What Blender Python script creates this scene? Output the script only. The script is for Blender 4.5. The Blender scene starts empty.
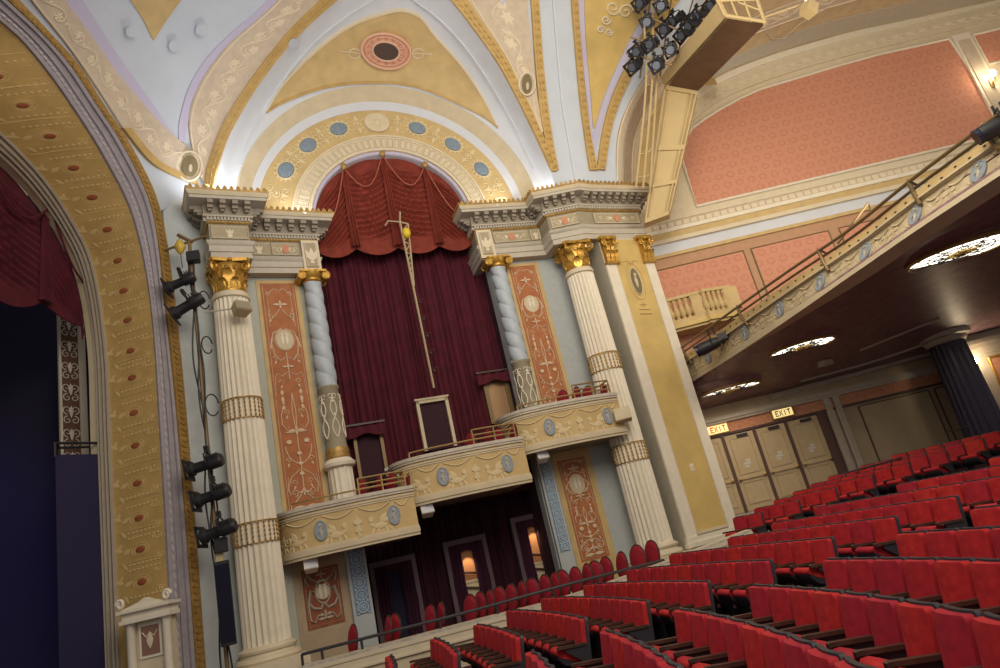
import bpy, bmesh, math, random
from mathutils import Vector, Matrix
from mathutils.bvhtree import BVHTree
C = bpy.context.scene.collection
R = random.Random(7)
PI = math.pi
def V(*a): return Vector(a)
# ------------------------------------------------------------ camera (eye at the origin, metres)
FOC = 667.0
_vx, _vy = 12.0 - 500.0, -1743.0 - 334.0
_d = math.hypot(_vx, _vy)
ROLL = math.atan2(-_vx, -_vy); PITCH = math.atan(FOC / _d)
EU = (math.cos(ROLL), -math.sin(ROLL)); EV = (-math.sin(ROLL), -math.cos(ROLL))
SP, CP = math.sin(PITCH), math.cos(PITCH)
def ray(x, y):
    x -= 500.0; y -= 334.0
    u = x*EU[0] + y*EU[1]; v = x*EV[0] + y*EV[1]
    return Vector((u, FOC*CP - v*SP, FOC*SP + v*CP)) / FOC
def proj(p):
    dep = p.y*CP + p.z*SP
    if dep < .05: return None
    u = FOC*p.x/dep; v = FOC*(-p.y*SP + p.z*CP)/dep
    return (500 + u*EU[0] + v*EV[0], 334 + u*EU[1] + v*EV[1])
def onX(x, y, X): r = ray(x, y); return r*(X/r.x)
def onY(x, y, Y): r = ray(x, y); return r*(Y/r.y)
def onZ(x, y, Z): r = ray(x, y); return r*(Z/r.z)
cam = bpy.data.cameras.new('camera'); co = bpy.data.objects.new('camera', cam); C.objects.link(co)
cam.sensor_width = 36; cam.lens = FOC/1000*36; cam.clip_end = 200; cam.clip_start = .05
_U = Vector((0, -SP, CP)); _Rr = Vector((1, 0, 0)); _Fw = Vector((0, CP, SP))
_rt = _Rr*EU[0] + _U*EV[0]; _up = -(_Rr*EU[1] + _U*EV[1])
_m = Matrix((_rt, _up, -_Fw)).transposed().to_4x4(); co.matrix_world = _m
bpy.context.scene.camera = co
# ------------------------------------------------------------ frames: s along the wall, d towards the room, z up
class Frame:
    def __init__(s, A, B):
        s.o = Vector(A).to_2d(); d = Vector(B).to_2d() - s.o; s.L = d.length; s.u = d.normalized(); s.n = Vector((s.u.y, -s.u.x))
    def w(s, a, d, z):
        q = s.o + s.u*a + s.n*d; return Vector((q.x, q.y, z))
    def px(s, x, y, d=0.0):
        r = ray(x, y); o = s.o + s.n*d; r2 = r.to_2d(); P = r*(o.dot(s.n)/r2.dot(s.n))
        return (P.to_2d() - s.o).dot(s.u), P.z
    def P(s, x, y, d=0.0):
        a, z = s.px(x, y, d); return s.w(a, d, z)
    def inv(s, p):
        q = Vector((p[0], p[1])) - s.o; return q.dot(s.u), q.dot(s.n)
FL = Frame((-5.935, 16.593), (-3.985, 17.793))
FB = Frame((-4.55, 17.45), (.12, 19.16))
FR = Frame((.12, 19.16), (1.628, 19.711))
FP = Frame((3.55, 19.16), (5.84, 20.31))
FS = Frame((0, 21.5), (10, 21.5))       # upper side wall
FD = Frame((0, 22.0), (10, 22.0))       # door wall under the balcony
# ------------------------------------------------------------ materials
def mat(name, col, rough=.6, metal=0., noise=0., nscale=6., bump=0., bscale=40., col2=None, emit=0., ecol=None, sheen=0., spec=.4):
    m = bpy.data.materials.new(name); m.use_nodes = True
    nt = m.node_tree; b = nt.nodes['Principled BSDF']
    b.inputs['Base Color'].default_value = (*col, 1); b.inputs['Roughness'].default_value = rough
    b.inputs['Metallic'].default_value = metal; b.inputs['Specular IOR Level'].default_value = spec
    if sheen: b.inputs['Sheen Weight'].default_value = sheen; b.inputs['Sheen Tint'].default_value = (*[min(1, c*3+.1) for c in col], 1)
    if noise:
        tc = nt.nodes.new('ShaderNodeTexCoord'); n = nt.nodes.new('ShaderNodeTexNoise'); n.inputs['Scale'].default_value = nscale; n.inputs['Detail'].default_value = 5
        rp = nt.nodes.new('ShaderNodeMix'); rp.data_type = 'RGBA'
        c2 = col2 or tuple(max(0, c*(1-noise)) for c in col)
        rp.inputs['A'].default_value = (*col, 1); rp.inputs['B'].default_value = (*c2, 1)
        mr = nt.nodes.new('ShaderNodeMapRange'); mr.inputs['From Min'].default_value = .35; mr.inputs['From Max'].default_value = .65
        nt.links.new(tc.outputs['Object'], n.inputs['Vector']); nt.links.new(n.outputs['Fac'], mr.inputs['Value'])
        nt.links.new(mr.outputs['Result'], rp.inputs['Factor']); nt.links.new(rp.outputs['Result'], b.inputs['Base Color'])
    if bump:
        tc = nt.nodes.new('ShaderNodeTexCoord'); n = nt.nodes.new('ShaderNodeTexNoise'); n.inputs['Scale'].default_value = bscale
        bp = nt.nodes.new('ShaderNodeBump'); bp.inputs['Strength'].default_value = bump; bp.inputs['Distance'].default_value = .02
        nt.links.new(tc.outputs['Object'], n.inputs['Vector']); nt.links.new(n.outputs['Fac'], bp.inputs['Height']); nt.links.new(bp.outputs['Normal'], b.inputs['Normal'])
    if emit:
        b.inputs['Emission Color'].default_value = (*(ecol or col), 1); b.inputs['Emission Strength'].default_value = emit
    return m
def ringmat(name, c1, c2, scale, rough=.8, mode='ring'):
    """damask wallpaper: a lattice of ring motifs on a mottled ground, in object space"""
    m = bpy.data.materials.new(name); m.use_nodes = True; nt = m.node_tree; b = nt.nodes['Principled BSDF']; b.inputs['Roughness'].default_value = rough
    N = nt.nodes.new; L = nt.links.new
    tc = N('ShaderNodeTexCoord'); sx = N('ShaderNodeSeparateXYZ'); L(tc.outputs['Object'], sx.inputs[0])
    def M(op, a, c=None):
        n = N('ShaderNodeMath'); n.operation = op
        for i, q in enumerate((a, c)):
            if q is None: continue
            if isinstance(q, (int, float)): n.inputs[i].default_value = q
            else: L(q, n.inputs[i])
        return n.outputs[0]
    x = M('MULTIPLY', sx.outputs[0], scale); z = M('MULTIPLY', sx.outputs[2], scale*1.15)
    half = M('MULTIPLY', M('FLOOR', z), .5); xs = M('ADD', x, half)
    fx = M('SUBTRACT', M('FRACT', xs), .5); fz = M('SUBTRACT', M('FRACT', z), .5)
    r = M('SQRT', M('ADD', M('MULTIPLY', fx, fx), M('MULTIPLY', fz, fz)))
    ring = M('SUBTRACT', 1., M('MULTIPLY', M('ABSOLUTE', M('SUBTRACT', r, .27)), 11.))
    ang = M('ARCTAN2', fz, fx); pet = M('MULTIPLY', M('SINE', M('MULTIPLY', ang, 8.)), .14)
    ring = M('ADD', ring, M('MULTIPLY', pet, M('LESS_THAN', r, .42)))
    n = N('ShaderNodeTexNoise'); n.inputs['Scale'].default_value = 9.; n.inputs['Detail'].default_value = 6; L(tc.outputs['Object'], n.inputs['Vector'])
    f = M('ADD', M('MULTIPLY', M('MAXIMUM', ring, 0.), .75), M('MULTIPLY', M('SUBTRACT', n.outputs['Fac'], .5), 1.2))
    cl = N('ShaderNodeClamp'); L(f, cl.inputs[0])
    mx = N('ShaderNodeMix'); mx.data_type = 'RGBA'; mx.inputs['A'].default_value = (*c1, 1); mx.inputs['B'].default_value = (*c2, 1)
    L(cl.outputs[0], mx.inputs['Factor']); L(mx.outputs['Result'], b.inputs['Base Color'])
    return m
M = dict(
 white=mat('white_plaster', (.63, .66, .71), .75, noise=.05, nscale=2),
 vault=mat('pale_blue_plaster', (.56, .62, .70), .8, noise=.06, nscale=1.5),
 lavender=mat('lavender_paint', (.52, .49, .65), .8),
 cream=mat('cream_paint', (.69, .60, .43), .6, noise=.08, nscale=4),
 ivory=mat('ivory_paint', (.80, .74, .60), .55, noise=.07, nscale=5),
 beige=mat('beige_plaster', (.62, .53, .36), .7, noise=.10, nscale=3),
 relief=mat('pink_beige_plaster', (.60, .50, .38), .75, noise=.12, nscale=5),
 reliefhi=mat('cream_relief', (.70, .61, .45), .7),
 gold=mat('ochre_gold_paint', (.55, .37, .13), .55, noise=.15, nscale=3),
 goldlite=mat('tan_gold_paint', (.60, .44, .20), .6, noise=.15, nscale=3),
 gilt=mat('gilded_plaster', (.62, .36, .07), .32, metal=.55, noise=.35, nscale=14),
 giltdull=mat('dull_gilding', (.48, .30, .09), .45, metal=.35, noise=.3, nscale=10),
 panelgold=mat('golden_glazed_plaster', (.66, .48, .17), .55, noise=.16, nscale=1.8),
 sage=mat('sage_grey_paint', (.46, .48, .41), .7, noise=.06),
 bluegrey=mat('blue_grey_paint', (.45, .49, .49), .65, noise=.08),
 bluecol=mat('pale_blue_column_paint', (.46, .52, .57), .5, noise=.1, nscale=8),
 medal=mat('blue_medallion', (.23, .30, .37), .5, noise=.3, nscale=20),
 orange=mat('terracotta_paint', (.44, .165, .06), .7, noise=.3, nscale=5, col2=(.36, .13, .05)),
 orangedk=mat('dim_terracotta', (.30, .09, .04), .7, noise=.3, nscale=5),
 ovalred=mat('red_oval_paint', (.36, .10, .04), .6, noise=.3, nscale=30),
 terra=mat('coral_plaster', (.62, .28, .16), .65, noise=.2, nscale=12),
 taupe=mat('taupe_paint', (.33, .29, .20), .65, noise=.12, nscale=5),
 stone=mat('grey_stone_paint', (.50, .455, .37), .6, noise=.08, nscale=6),
 stoneshade=mat('shade_toned_stone', (.30, .26, .20), .7),
 wallpaper=ringmat('coral_damask_wallpaper', (.61, .28, .18), (.49, .18, .115), 2.35),
 wallpaperlit=ringmat('orange_wallpaper', (.62, .28, .12), (.50, .17, .08), 1.3),
 velvet=mat('burgundy_velvet', (.095, .006, .018), .85, noise=.35, nscale=3, sheen=.35),
 velvetred=mat('russet_velvet', (.235, .034, .018), .8, noise=.3, nscale=4, sheen=.3),
 seatred=mat('red_velvet_upholstery', (.47, .018, .022), .8, noise=.22, nscale=9, sheen=.12, col2=(.33, .008, .018)),
 seatred2=mat('wine_velvet_upholstery', (.30, .008, .022), .8, noise=.22, nscale=9, sheen=.12),
 darkframe=mat('charcoal_painted_metal', (.030, .028, .034), .5),
 darkwood=mat('dark_stained_wood', (.075, .040, .028), .42, noise=.4, nscale=12),
 brownmetal=mat('bronze_painted_metal', (.20, .135, .06), .45, metal=.3),
 brass=mat('brass_tube', (.48, .33, .14), .35, metal=.7),
 black=mat('matte_black_metal', (.018, .018, .022), .5),
 blackblue=mat('blue_black_fabric', (.006, .007, .020), .95),
 scrim=mat('dark_navy_gauze', (.022, .018, .060), .9, bump=.2, bscale=200),
 stagedark=mat('stage_black', (.020, .018, .045), .95),
 glasslens=mat('spotlight_lens', (.10, .11, .14), .08, spec=.8),
 carpet=mat('dark_wine_carpet', (.055, .012, .022), .95, noise=.4, nscale=30),
 doorpaint=mat('tan_painted_wood', (.50, .38, .22), .5, noise=.08, nscale=5),
 doorframe=mat('brown_door_trim', (.095, .050, .040), .5),
 wallbrown=mat('tan_wall_paint', (.44, .34, .22), .7, noise=.1, nscale=3),
 soffit=mat('mauve_glazed_plaster', (.34, .205, .215), .46, noise=.35, nscale=4),
 soffitlt=mat('soffit_cream_trim', (.48, .41, .33), .5, noise=.1),
 tan=mat('tan_ceiling_plaster', (.60, .47, .29), .7, noise=.15, nscale=3),
 beam=mat('cream_painted_plywood', (.55, .42, .21), .6, noise=.08, nscale=2),
 beamshade=mat('shade_brown_underside', (.16, .085, .045), .75, noise=.25, nscale=2),
 darkoval=mat('oculus_hole_shade', (.075, .045, .035), .6),
 cameo=mat('olive_brown_cameo', (.19, .15, .07), .6),
 yellow=mat('yellow_plastic', (.75, .55, .03), .4),
 silver=mat('tan_truss_paint', (.42, .33, .20), .5, metal=.1),
 speakerbeige=mat('beige_speaker_case', (.52, .42, .24), .55),
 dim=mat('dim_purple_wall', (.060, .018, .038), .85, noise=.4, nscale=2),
 lavcol=mat('navy_scagliola', (.030, .022, .060), .35, noise=.3, nscale=6),
 lampglow=mat('stained_glass_glow', (.95, .92, .80), .4, emit=2.6, ecol=(1, .94, .78)),
 exitglow=mat('exit_sign_face', (.9, .75, .35), .4, emit=.75, ecol=(1, .74, .30)),
 exitred=mat('exit_letter_red', (.60, .04, .02), .5, emit=.25, ecol=(1, .08, .02)),
 fasciatan=mat('fascia_taupe', (.54, .44, .27), .6, noise=.12, nscale=5),
 fasciahi=mat('fascia_relief_cream', (.58, .49, .32), .65),
 boxhi=mat('box_relief_cream', (.66, .54, .31), .65),
 terrahi=mat('arabesque_cream', (.66, .50, .34), .7),
 bulb=mat('frosted_bulb_glow', (1, .9, .7), .4, emit=30, ecol=(1, .86, .6)),
)
def vary(m, lo, hi):
    """the cover colour varies a little at random from object to object"""
    nt = m.node_tree; b = nt.nodes['Principled BSDF']; src = b.inputs['Base Color'].links[0].from_socket
    oi = nt.nodes.new('ShaderNodeObjectInfo'); mr = nt.nodes.new('ShaderNodeMapRange'); mr.inputs['To Min'].default_value = lo; mr.inputs['To Max'].default_value = hi
    hs = nt.nodes.new('ShaderNodeHueSaturation'); nt.links.new(oi.outputs['Random'], mr.inputs['Value']); nt.links.new(mr.outputs['Result'], hs.inputs['Value'])
    mh = nt.nodes.new('ShaderNodeMapRange'); mh.inputs['To Min'].default_value = .496; mh.inputs['To Max'].default_value = .505; nt.links.new(oi.outputs['Random'], mh.inputs['Value']); nt.links.new(mh.outputs['Result'], hs.inputs['Hue'])
    nt.links.new(src, hs.inputs['Color']); nt.links.new(hs.outputs['Color'], b.inputs['Base Color'])
vary(M['seatred'], .86, 1.16)
# ------------------------------------------------------------ mesh builder
ORG = {}
ROOTS = []
class MB:
    def __init__(s, frame=None): s.v = []; s.f = []; s.T = frame.w if frame else None
    def add(s, vs, fs):
        o = len(s.v); s.v += [s.T(*p) if s.T else Vector(p) for p in vs]; s.f += [tuple(i+o for i in f) for f in fs]; return s
    def box(s, x0, x1, y0, y1, z0, z1):
        return s.add([(x0,y0,z0),(x1,y0,z0),(x1,y1,z0),(x0,y1,z0),(x0,y0,z1),(x1,y0,z1),(x1,y1,z1),(x0,y1,z1)],
                     [(3,2,1,0),(4,5,6,7),(0,1,5,4),(1,2,6,5),(2,3,7,6),(3,0,4,7)])
    def prism(s, poly, z0, z1, ax='z'):
        n = len(poly)
        if ax == 'z': lo = [(a,b,z0) for a,b in poly]; hi = [(a,b,z1) for a,b in poly]
        elif ax == 'y': lo = [(a,z0,b) for a,b in poly]; hi = [(a,z1,b) for a,b in poly]
        else: lo = [(z0,a,b) for a,b in poly]; hi = [(z1,a,b) for a,b in poly]
        return s.add(lo+hi, [tuple(range(n))[::-1], tuple(range(n,2*n))] + [(i,(i+1)%n,n+(i+1)%n,n+i) for i in range(n)])
    def lathe(s, prof, cx, cy, n=24, flute=0., nfl=20, twist=0., cap=True, lobe=False):
        vs = []; fs = []
        for r, z in prof:
            for i in range(n):
                a = 2*PI*i/n; rr = r
                if lobe: rr = r*(1 - flute*(1-abs(math.sin(a*nfl/2 + twist*z))**.6))
                elif flute: rr = r*(1 - flute*abs(math.sin(a*nfl/2 + twist*z)))
                vs.append((cx+rr*math.cos(a), cy+rr*math.sin(a), z))
        k = len(prof)
        for j in range(k-1):
            for i in range(n): fs.append((j*n+i, j*n+(i+1)%n, (j+1)*n+(i+1)%n, (j+1)*n+i))
        if cap: fs.append(tuple(range(n))[::-1]); fs.append(tuple((k-1)*n+i for i in range(n)))
        return s.add(vs, fs)
    def tube(s, pts, r, n=6, closed=False, flat=1.0):
        pts = [Vector(p) for p in pts]; m = len(pts)
        if m < 2: return s
        vs = []; fs = []; prev = None
        for i in range(m):
            if closed: t = pts[(i+1)%m] - pts[i-1]
            else: t = pts[min(i+1,m-1)] - pts[max(i-1,0)]
            if t.length < 1e-9: t = Vector((0,0,1))
            t.normalize()
            if prev is None: ref = Vector((0,0,1)) if abs(t.z) < .9 else Vector((1,0,0)); a = t.cross(ref).normalized()
            else: a = (prev - t*prev.dot(t)); a = a.normalized() if a.length > 1e-6 else t.orthogonal().normalized()
            prev = a; b = t.cross(a); rr = r[i] if isinstance(r, (list, tuple)) else r
            for k in range(n):
                q = 2*PI*k/n; p = pts[i] + (a*math.cos(q) + b*math.sin(q))*rr; vs.append(tuple(p))
        for i in range(m if closed else m-1):
            for k in range(n): fs.append((i*n+k, i*n+(k+1)%n, ((i+1)%m)*n+(k+1)%n, ((i+1)%m)*n+k))
        if not closed: fs.append(tuple(range(n))[::-1]); fs.append(tuple((m-1)*n+k for k in range(n)))
        return s.add(vs, fs)
    def cyl(s, p0, p1, r0, r1=None, n=12): return s.tube([p0, p1], [r0, r0 if r1 is None else r1], n)
    def ball(s, c, rx, ry=None, rz=None, n=12, m=8):
        ry = ry or rx; rz = rz or rx; vs = [(c[0],c[1],c[2]-rz)]; fs = []
        for j in range(1, m):
            p = PI*j/m - PI/2
            for i in range(n): q = 2*PI*i/n; vs.append((c[0]+rx*math.cos(p)*math.cos(q), c[1]+ry*math.cos(p)*math.sin(q), c[2]+rz*math.sin(p)))
        vs.append((c[0],c[1],c[2]+rz)); L = len(vs)-1
        for i in range(n): fs.append((0, 1+(i+1)%n, 1+i)); fs.append((L, 1+(m-2)*n+i, 1+(m-2)*n+(i+1)%n))
        for j in range(m-2):
            for i in range(n): fs.append((1+j*n+i, 1+j*n+(i+1)%n, 1+(j+1)*n+(i+1)%n, 1+(j+1)*n+i))
        return s.add(vs, fs)
    def grid(s, P):
        n = len(P); m = len(P[0]); vs = [tuple(p) for row in P for p in row]
        return s.add(vs, [(i*m+j, i*m+j+1, (i+1)*m+j+1, (i+1)*m+j) for i in range(n-1) for j in range(m-1)])
    def slab(s, P, Q):
        """closed slab between two grids of the same size"""
        n = len(P); m = len(P[0]); k = n*m; vs = [tuple(p) for row in P for p in row] + [tuple(p) for row in Q for p in row]; fs = []
        for i in range(n-1):
            for j in range(m-1):
                a = (i*m+j, i*m+j+1, (i+1)*m+j+1, (i+1)*m+j); fs.append(a); fs.append(tuple(k+q for q in a)[::-1])
        rim = [(0,j) for j in range(m)] + [(i,m-1) for i in range(1,n)] + [(n-1,j) for j in range(m-2,-1,-1)] + [(i,0) for i in range(n-2,0,-1)]
        for a, b in zip(rim, rim[1:]+rim[:1]):
            p, q = a[0]*m+a[1], b[0]*m+b[1]; fs.append((p, k+p, k+q, q))
        return s.add(vs, fs)
    def xf(s, i0, mtx):
        for i in range(i0, len(s.v)): s.v[i] = mtx @ s.v[i]
        return s
    def bounds(s):
        lo = Vector((min(p.x for p in s.v), min(p.y for p in s.v), min(p.z for p in s.v)))
        hi = Vector((max(p.x for p in s.v), max(p.y for p in s.v), max(p.z for p in s.v))); return lo, hi
    def build(s, name, m, parent=None, smooth=40, label=None, open_=False, bevel=0., local=False):
        me = bpy.data.meshes.new(name)
        if local: org = Vector((0,0,0))
        elif parent: org = ORG[parent.name]
        else:
            lo, hi = s.bounds(); org = Vector(((lo.x+hi.x)/2, (lo.y+hi.y)/2, lo.z))
        me.from_pydata([tuple(p-org) for p in s.v], [], s.f); me.update()
        bm = bmesh.new(); bm.from_mesh(me)
        bmesh.ops.recalc_face_normals(bm, faces=bm.faces)
        if bevel: bmesh.ops.bevel(bm, geom=[e for e in bm.edges if e.calc_face_angle(0) > .6], offset=bevel, segments=2, affect='EDGES', clamp_overlap=True)
        bm.to_mesh(me); bm.free()
        if smooth:
            me.shade_smooth(); me.set_sharp_from_angle(angle=math.radians(smooth))
        me.materials.append(M[m] if isinstance(m, str) else m)
        o = bpy.data.objects.new(name, me); C.objects.link(o)
        if parent: o.parent = parent
        elif not local: o.location = org
        ORG[o.name] = org
        if label: o['label'] = label
        return o
def tag(o, label, cat, group=None):
    o['label'] = label; o['category'] = cat
    if group: o['group'] = group
    return o
def thing(name, loc, label, cat, group=None):
    o = bpy.data.objects.new(name, None); C.objects.link(o); o.location = loc; o.empty_display_size = .1
    ORG[o.name] = Vector(loc); return tag(o, label, cat, group)
def struct(o): o['kind'] = 'structure'; return o
def sempty(name, loc=(0,0,0)):
    o = bpy.data.objects.new(name, None); C.objects.link(o); o.location = loc; ORG[o.name] = Vector(loc); o['kind'] = 'structure'; return o
def dup(o, loc=None, rz=None, label=None, parent=None):
    c = o.copy(); C.objects.link(c)
    if parent: c.parent = parent
    if loc is not None: c.location = loc
    if rz is not None: c.rotation_euler = (0,0,rz)
    if label: c['label'] = label
    for ch in list(o.children): dup(ch, parent=c)
    return c
# ------------------------------------------------------------ curves and strips
def resample(pts, n):
    """Catmull-Rom through the points, then n evenly spaced samples"""
    pts = [Vector(p) for p in pts]; D = []
    ext = [pts[0]*2-pts[1]] + pts + [pts[-1]*2-pts[-2]]
    for i in range(1, len(ext)-2):
        a, b, c, d = ext[i-1:i+3]
        for k in range(12):
            t = k/12; D.append(.5*((2*b)+(c-a)*t+(2*a-5*b+4*c-d)*t*t+(3*b-a-3*c+d)*t**3))
    D.append(pts[-1]); L = [0.]
    for p, q in zip(D, D[1:]): L.append(L[-1]+(q-p).length)
    out = []; j = 0
    for i in range(n):
        t = L[-1]*i/(n-1)
        while j < len(L)-2 and L[j+1] < t: j += 1
        k = (t-L[j])/max(1e-9, L[j+1]-L[j]); out.append(D[j].lerp(D[j+1], min(1, k)))
    return out
class Strip:
    """ruled band between two 3-D edges; ornament is laid out in metres along (a) and across (b) it, h off it"""
    def __init__(s, A, B, n=80, eye=Vector((0,0,0)), smooth=True):
        s.A = resample(A, n) if smooth else [Vector(p) for p in A]; s.B = resample(B, n) if smooth else [Vector(p) for p in B]; s.n = len(s.A)
        s.C = [(a+b)/2 for a, b in zip(s.A, s.B)]; s.L = [0.]
        for p, q in zip(s.C, s.C[1:]): s.L.append(s.L[-1]+(q-p).length)
        s.len = s.L[-1]; s.N = []
        for i in range(s.n):
            t = s.C[min(i+1,s.n-1)] - s.C[max(i-1,0)]; w = s.B[i]-s.A[i]
            if w.length < 1e-4: w = s.B[min(i+3,s.n-1)]-s.A[min(i+3,s.n-1)]
            if w.length < 1e-4: w = s.B[max(i-3,0)]-s.A[max(i-3,0)]
            nn = t.cross(w); nn = nn.normalized() if nn.length > 1e-9 else Vector((0,-1,0))
            if nn.dot(eye - s.C[i]) < 0: nn = -nn
            s.N.append(nn)
    def at(s, t):
        x = max(0., min(1., t))*(s.n-1); i = min(int(x), s.n-2); k = x-i
        return s.A[i].lerp(s.A[i+1], k), s.B[i].lerp(s.B[i+1], k), s.N[i].lerp(s.N[i+1], k)
    def W(s, t, w, h=0.):
        a, b, n = s.at(t); return a.lerp(b, w) + n*h
    def t_of(s, a):
        a = max(0, min(s.len, a)); lo = 0
        import bisect
        i = min(max(bisect.bisect_right(s.L, a)-1, 0), s.n-2); k = (a-s.L[i])/max(1e-9, s.L[i+1]-s.L[i]); return (i+k)/(s.n-1)
    def P(s, a, b, h=0.):
        A, B, n = s.at(s.t_of(a)); w = (B-A).length; return (A+B)/2 + (B-A)/max(w,1e-6)*b + n*h
    def width(s, t): a, b, n = s.at(t); return (b-a).length
    def band(s, mb, w0, w1, h0, h1, t0=0., t1=1., n=None, m=2):
        n = n or s.n
        T = [t0+(t1-t0)*i/(n-1) for i in range(n)]; Wd = [w0+(w1-w0)*j/(m-1) for j in range(m)]
        mb.slab([[s.W(t,w,h1) for w in Wd] for t in T], [[s.W(t,w,h0) for w in Wd] for t in T]); return mb
    def oval(s, mb, a, b, ra, rb, h, th=.03, n=20, dome=0.):
        ring = [(a+ra*math.cos(2*PI*i/n), b+rb*math.sin(2*PI*i/n)) for i in range(n)]; k = n
        vs = [s.P(x,y,h) for x,y in ring]+[s.P(x,y,h+th) for x,y in ring]+[s.P(a,b,h+th+dome)]
        fs = [tuple(range(n))[::-1]]+[(i,(i+1)%n,k+(i+1)%n,k+i) for i in range(n)]+[(k+i,k+(i+1)%n,2*k) for i in range(n)]
        mb.add(vs, fs)
    def ring(s, mb, a, b, ra, rb, h, r, n=24): mb.tube([s.P(a+ra*math.cos(2*PI*i/n), b+rb*math.sin(2*PI*i/n), h) for i in range(n)], r, 5, True)
    def line(s, mb, pts, h, r, n=4): mb.tube([s.P(a,b,h) for a,b in pts], r, n)
    def leaf(s, mb, a, b, ang, L, w, h, th=.02):
        ca, sa = math.cos(ang), math.sin(ang); prof = [(0,0),(.2,.6),(.45,1.),(.75,.6),(1,0),(.75,-.6),(.45,-1.),(.2,-.6)]
        q = [(a+ca*x*L-sa*y*w/2, b+sa*x*L+ca*y*w/2) for x,y in prof]; n = len(q)
        vs = [s.P(x,y,h) for x,y in q]+[s.P(x,y,h+th*.4) for x,y in q]+[s.P(a+ca*L*.45, b+sa*L*.45, h+th)]
        mb.add(vs, [tuple(range(n))[::-1]]+[(i,(i+1)%n,n+(i+1)%n,n+i) for i in range(n)]+[(n+i,n+(i+1)%n,2*n) for i in range(n)])
    def spiral(s, mb, a, b, r0, turns, a0, sgn, h, r, n=14):
        pts = [(a+r0*(1-.85*i/n)*math.cos(a0+sgn*2*PI*turns*i/n), b+r0*(1-.85*i/n)*math.sin(a0+sgn*2*PI*turns*i/n)) for i in range(n+1)]
        mb.tube([s.P(x,y,h) for x,y in pts], [r*(1.15-.6*i/n) for i in range(n+1)], 4)
def circ(frame, sc, zc, r, d, a0, a1, n=60):
    return [frame.w(sc+r*math.cos(a0+(a1-a0)*i/(n-1)), d, zc+r*math.sin(a0+(a1-a0)*i/(n-1))) for i in range(n)]
def interp(tab, x):
    if x <= tab[0][0]: (a, b), (c, d) = tab[0], tab[1]
    elif x >= tab[-1][0]: (a, b), (c, d) = tab[-2], tab[-1]
    else:
        for (a, b), (c, d) in zip(tab, tab[1:]):
            if a <= x <= c: break
    return b + (d-b)*(x-a)/(c-a)
ZTOP = [(-5,-1.30),(-.65,-1.21),(.28,-1.17),(1.17,-1.13),(2.06,-1.07),(2.97,-.98),(3.88,-.88),(4.8,-.80),(5.69,-.72),(12,0.)]
def ztop(X): return interp(ZTOP, X)
def zfloor(X): return ztop(X) - .84
LEDGE = [tuple(onY(302.6,666,14.5)), tuple(onY(465.5,623,14.9)), tuple(onY(586,590.6,15.2)), (4.6, 16.4, -.86)]
def ledge_y(X): return interp([(p[0],p[1]) for p in LEDGE], X)
def ledge_z(X): return interp([(p[0],p[2]) for p in LEDGE], X)
def zpart(X): return ledge_z(X) - .52
# ============================================================ path-extruded mouldings
def offset(path, o):
    path = [Vector(p).to_2d() for p in path]; n = len(path); out = []
    for i in range(n):
        a = path[i]-path[i-1] if i else path[1]-path[0]
        b = path[i+1]-path[i] if i < n-1 else a
        a = a.normalized(); b = b.normalized(); na = Vector((a.y,-a.x)); nb = Vector((b.y,-b.x)); m = (na+nb)
        m = m.normalized() if m.length > 1e-6 else na
        out.append(path[i] + m*(o/max(.35, m.dot(na))))
    return out
def moulding(mb, path, prof):
    """prof: closed list of (out, z) extruded along the plan path"""
    rings = []
    for o, z in prof: rings.append([Vector((p.x,p.y,z)) for p in offset(path, o)])
    n = len(path); k = len(prof); vs = [tuple(rings[j][i]) for i in range(n) for j in range(k)]; fs = []
    for i in range(n-1):
        for j in range(k): fs.append((i*k+j, i*k+(j+1)%k, (i+1)*k+(j+1)%k, (i+1)*k+j))
    fs.append(tuple(range(k))); fs.append(tuple((n-1)*k+j for j in range(k))[::-1])
    mb.add(vs, fs); return mb
def along(path, step, o=0.):
    """points, directions and normals every step along an offset path"""
    q = offset(path, o)
    for a, b in zip(q, q[1:]):
        L = (b-a).length; n = max(1, int(L/step+.5)); u = (b-a)/L
        for i in range(n): yield a+u*((i+.5)*L/n), u, Vector((u.y,-u.x)), L/n
def obox(mb, p, u, n, w, d0, d1, z0, z1):
    a = p-u*(w/2); b = p+u*(w/2)
    c = [a+n*d0, b+n*d0, b+n*d1, a+n*d1]; mb.prism([(q.x,q.y) for q in c], z0, z1)
# ============================================================ floors and walls
def floor_grid(x0, x1, y0, y1, fz, name, m, th=.25, nx=30, ny=6):
    X = [x0+(x1-x0)*i/nx for i in range(nx+1)]; Y = [y0+(y1-y0)*j/ny for j in range(ny+1)]
    mb = MB(); mb.slab([[(x,y,fz(x)) for y in Y] for x in X], [[(x,y,fz(x)-th) for y in Y] for x in X]); return struct(mb.build(name, m))
floor_grid(-7.3, 22, -4, 22.4, zfloor, 'floor', 'carpet')
mb = MB()
xs = [-6.9+.5*i for i in range(24)]
mb.slab([[(x, ledge_y(x)+.02, zpart(x)), (x, 20.9, zpart(x))] for x in xs], [[(x, ledge_y(x)+.02, zpart(x)-.2), (x, 20.9, zpart(x)-.2)] for x in xs])
struct(mb.build('floor_parterre', 'carpet'))
WB = -2.6
mb = MB(FL); mb.box(-1.1, 1.49, -.35, 0, WB, 9.9); struct(mb.build('wall_left', 'sage'))
mb = MB(FR); mb.box(0, 3.5, -.35, 0, WB, 9.9); struct(mb.build('wall_right', 'bluegrey'))
FX = Frame((-7.5, 14.55), tuple(FL.w(-1.05, 0, 0))[:2])
mb = MB(FX); mb.box(-.05, FX.L+.1, -.3, 0, WB, 11.6); struct(mb.build('wall_corner', mat('grey_green_wall', (.54, .59, .60), .75, noise=.10, nscale=3)))
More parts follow.
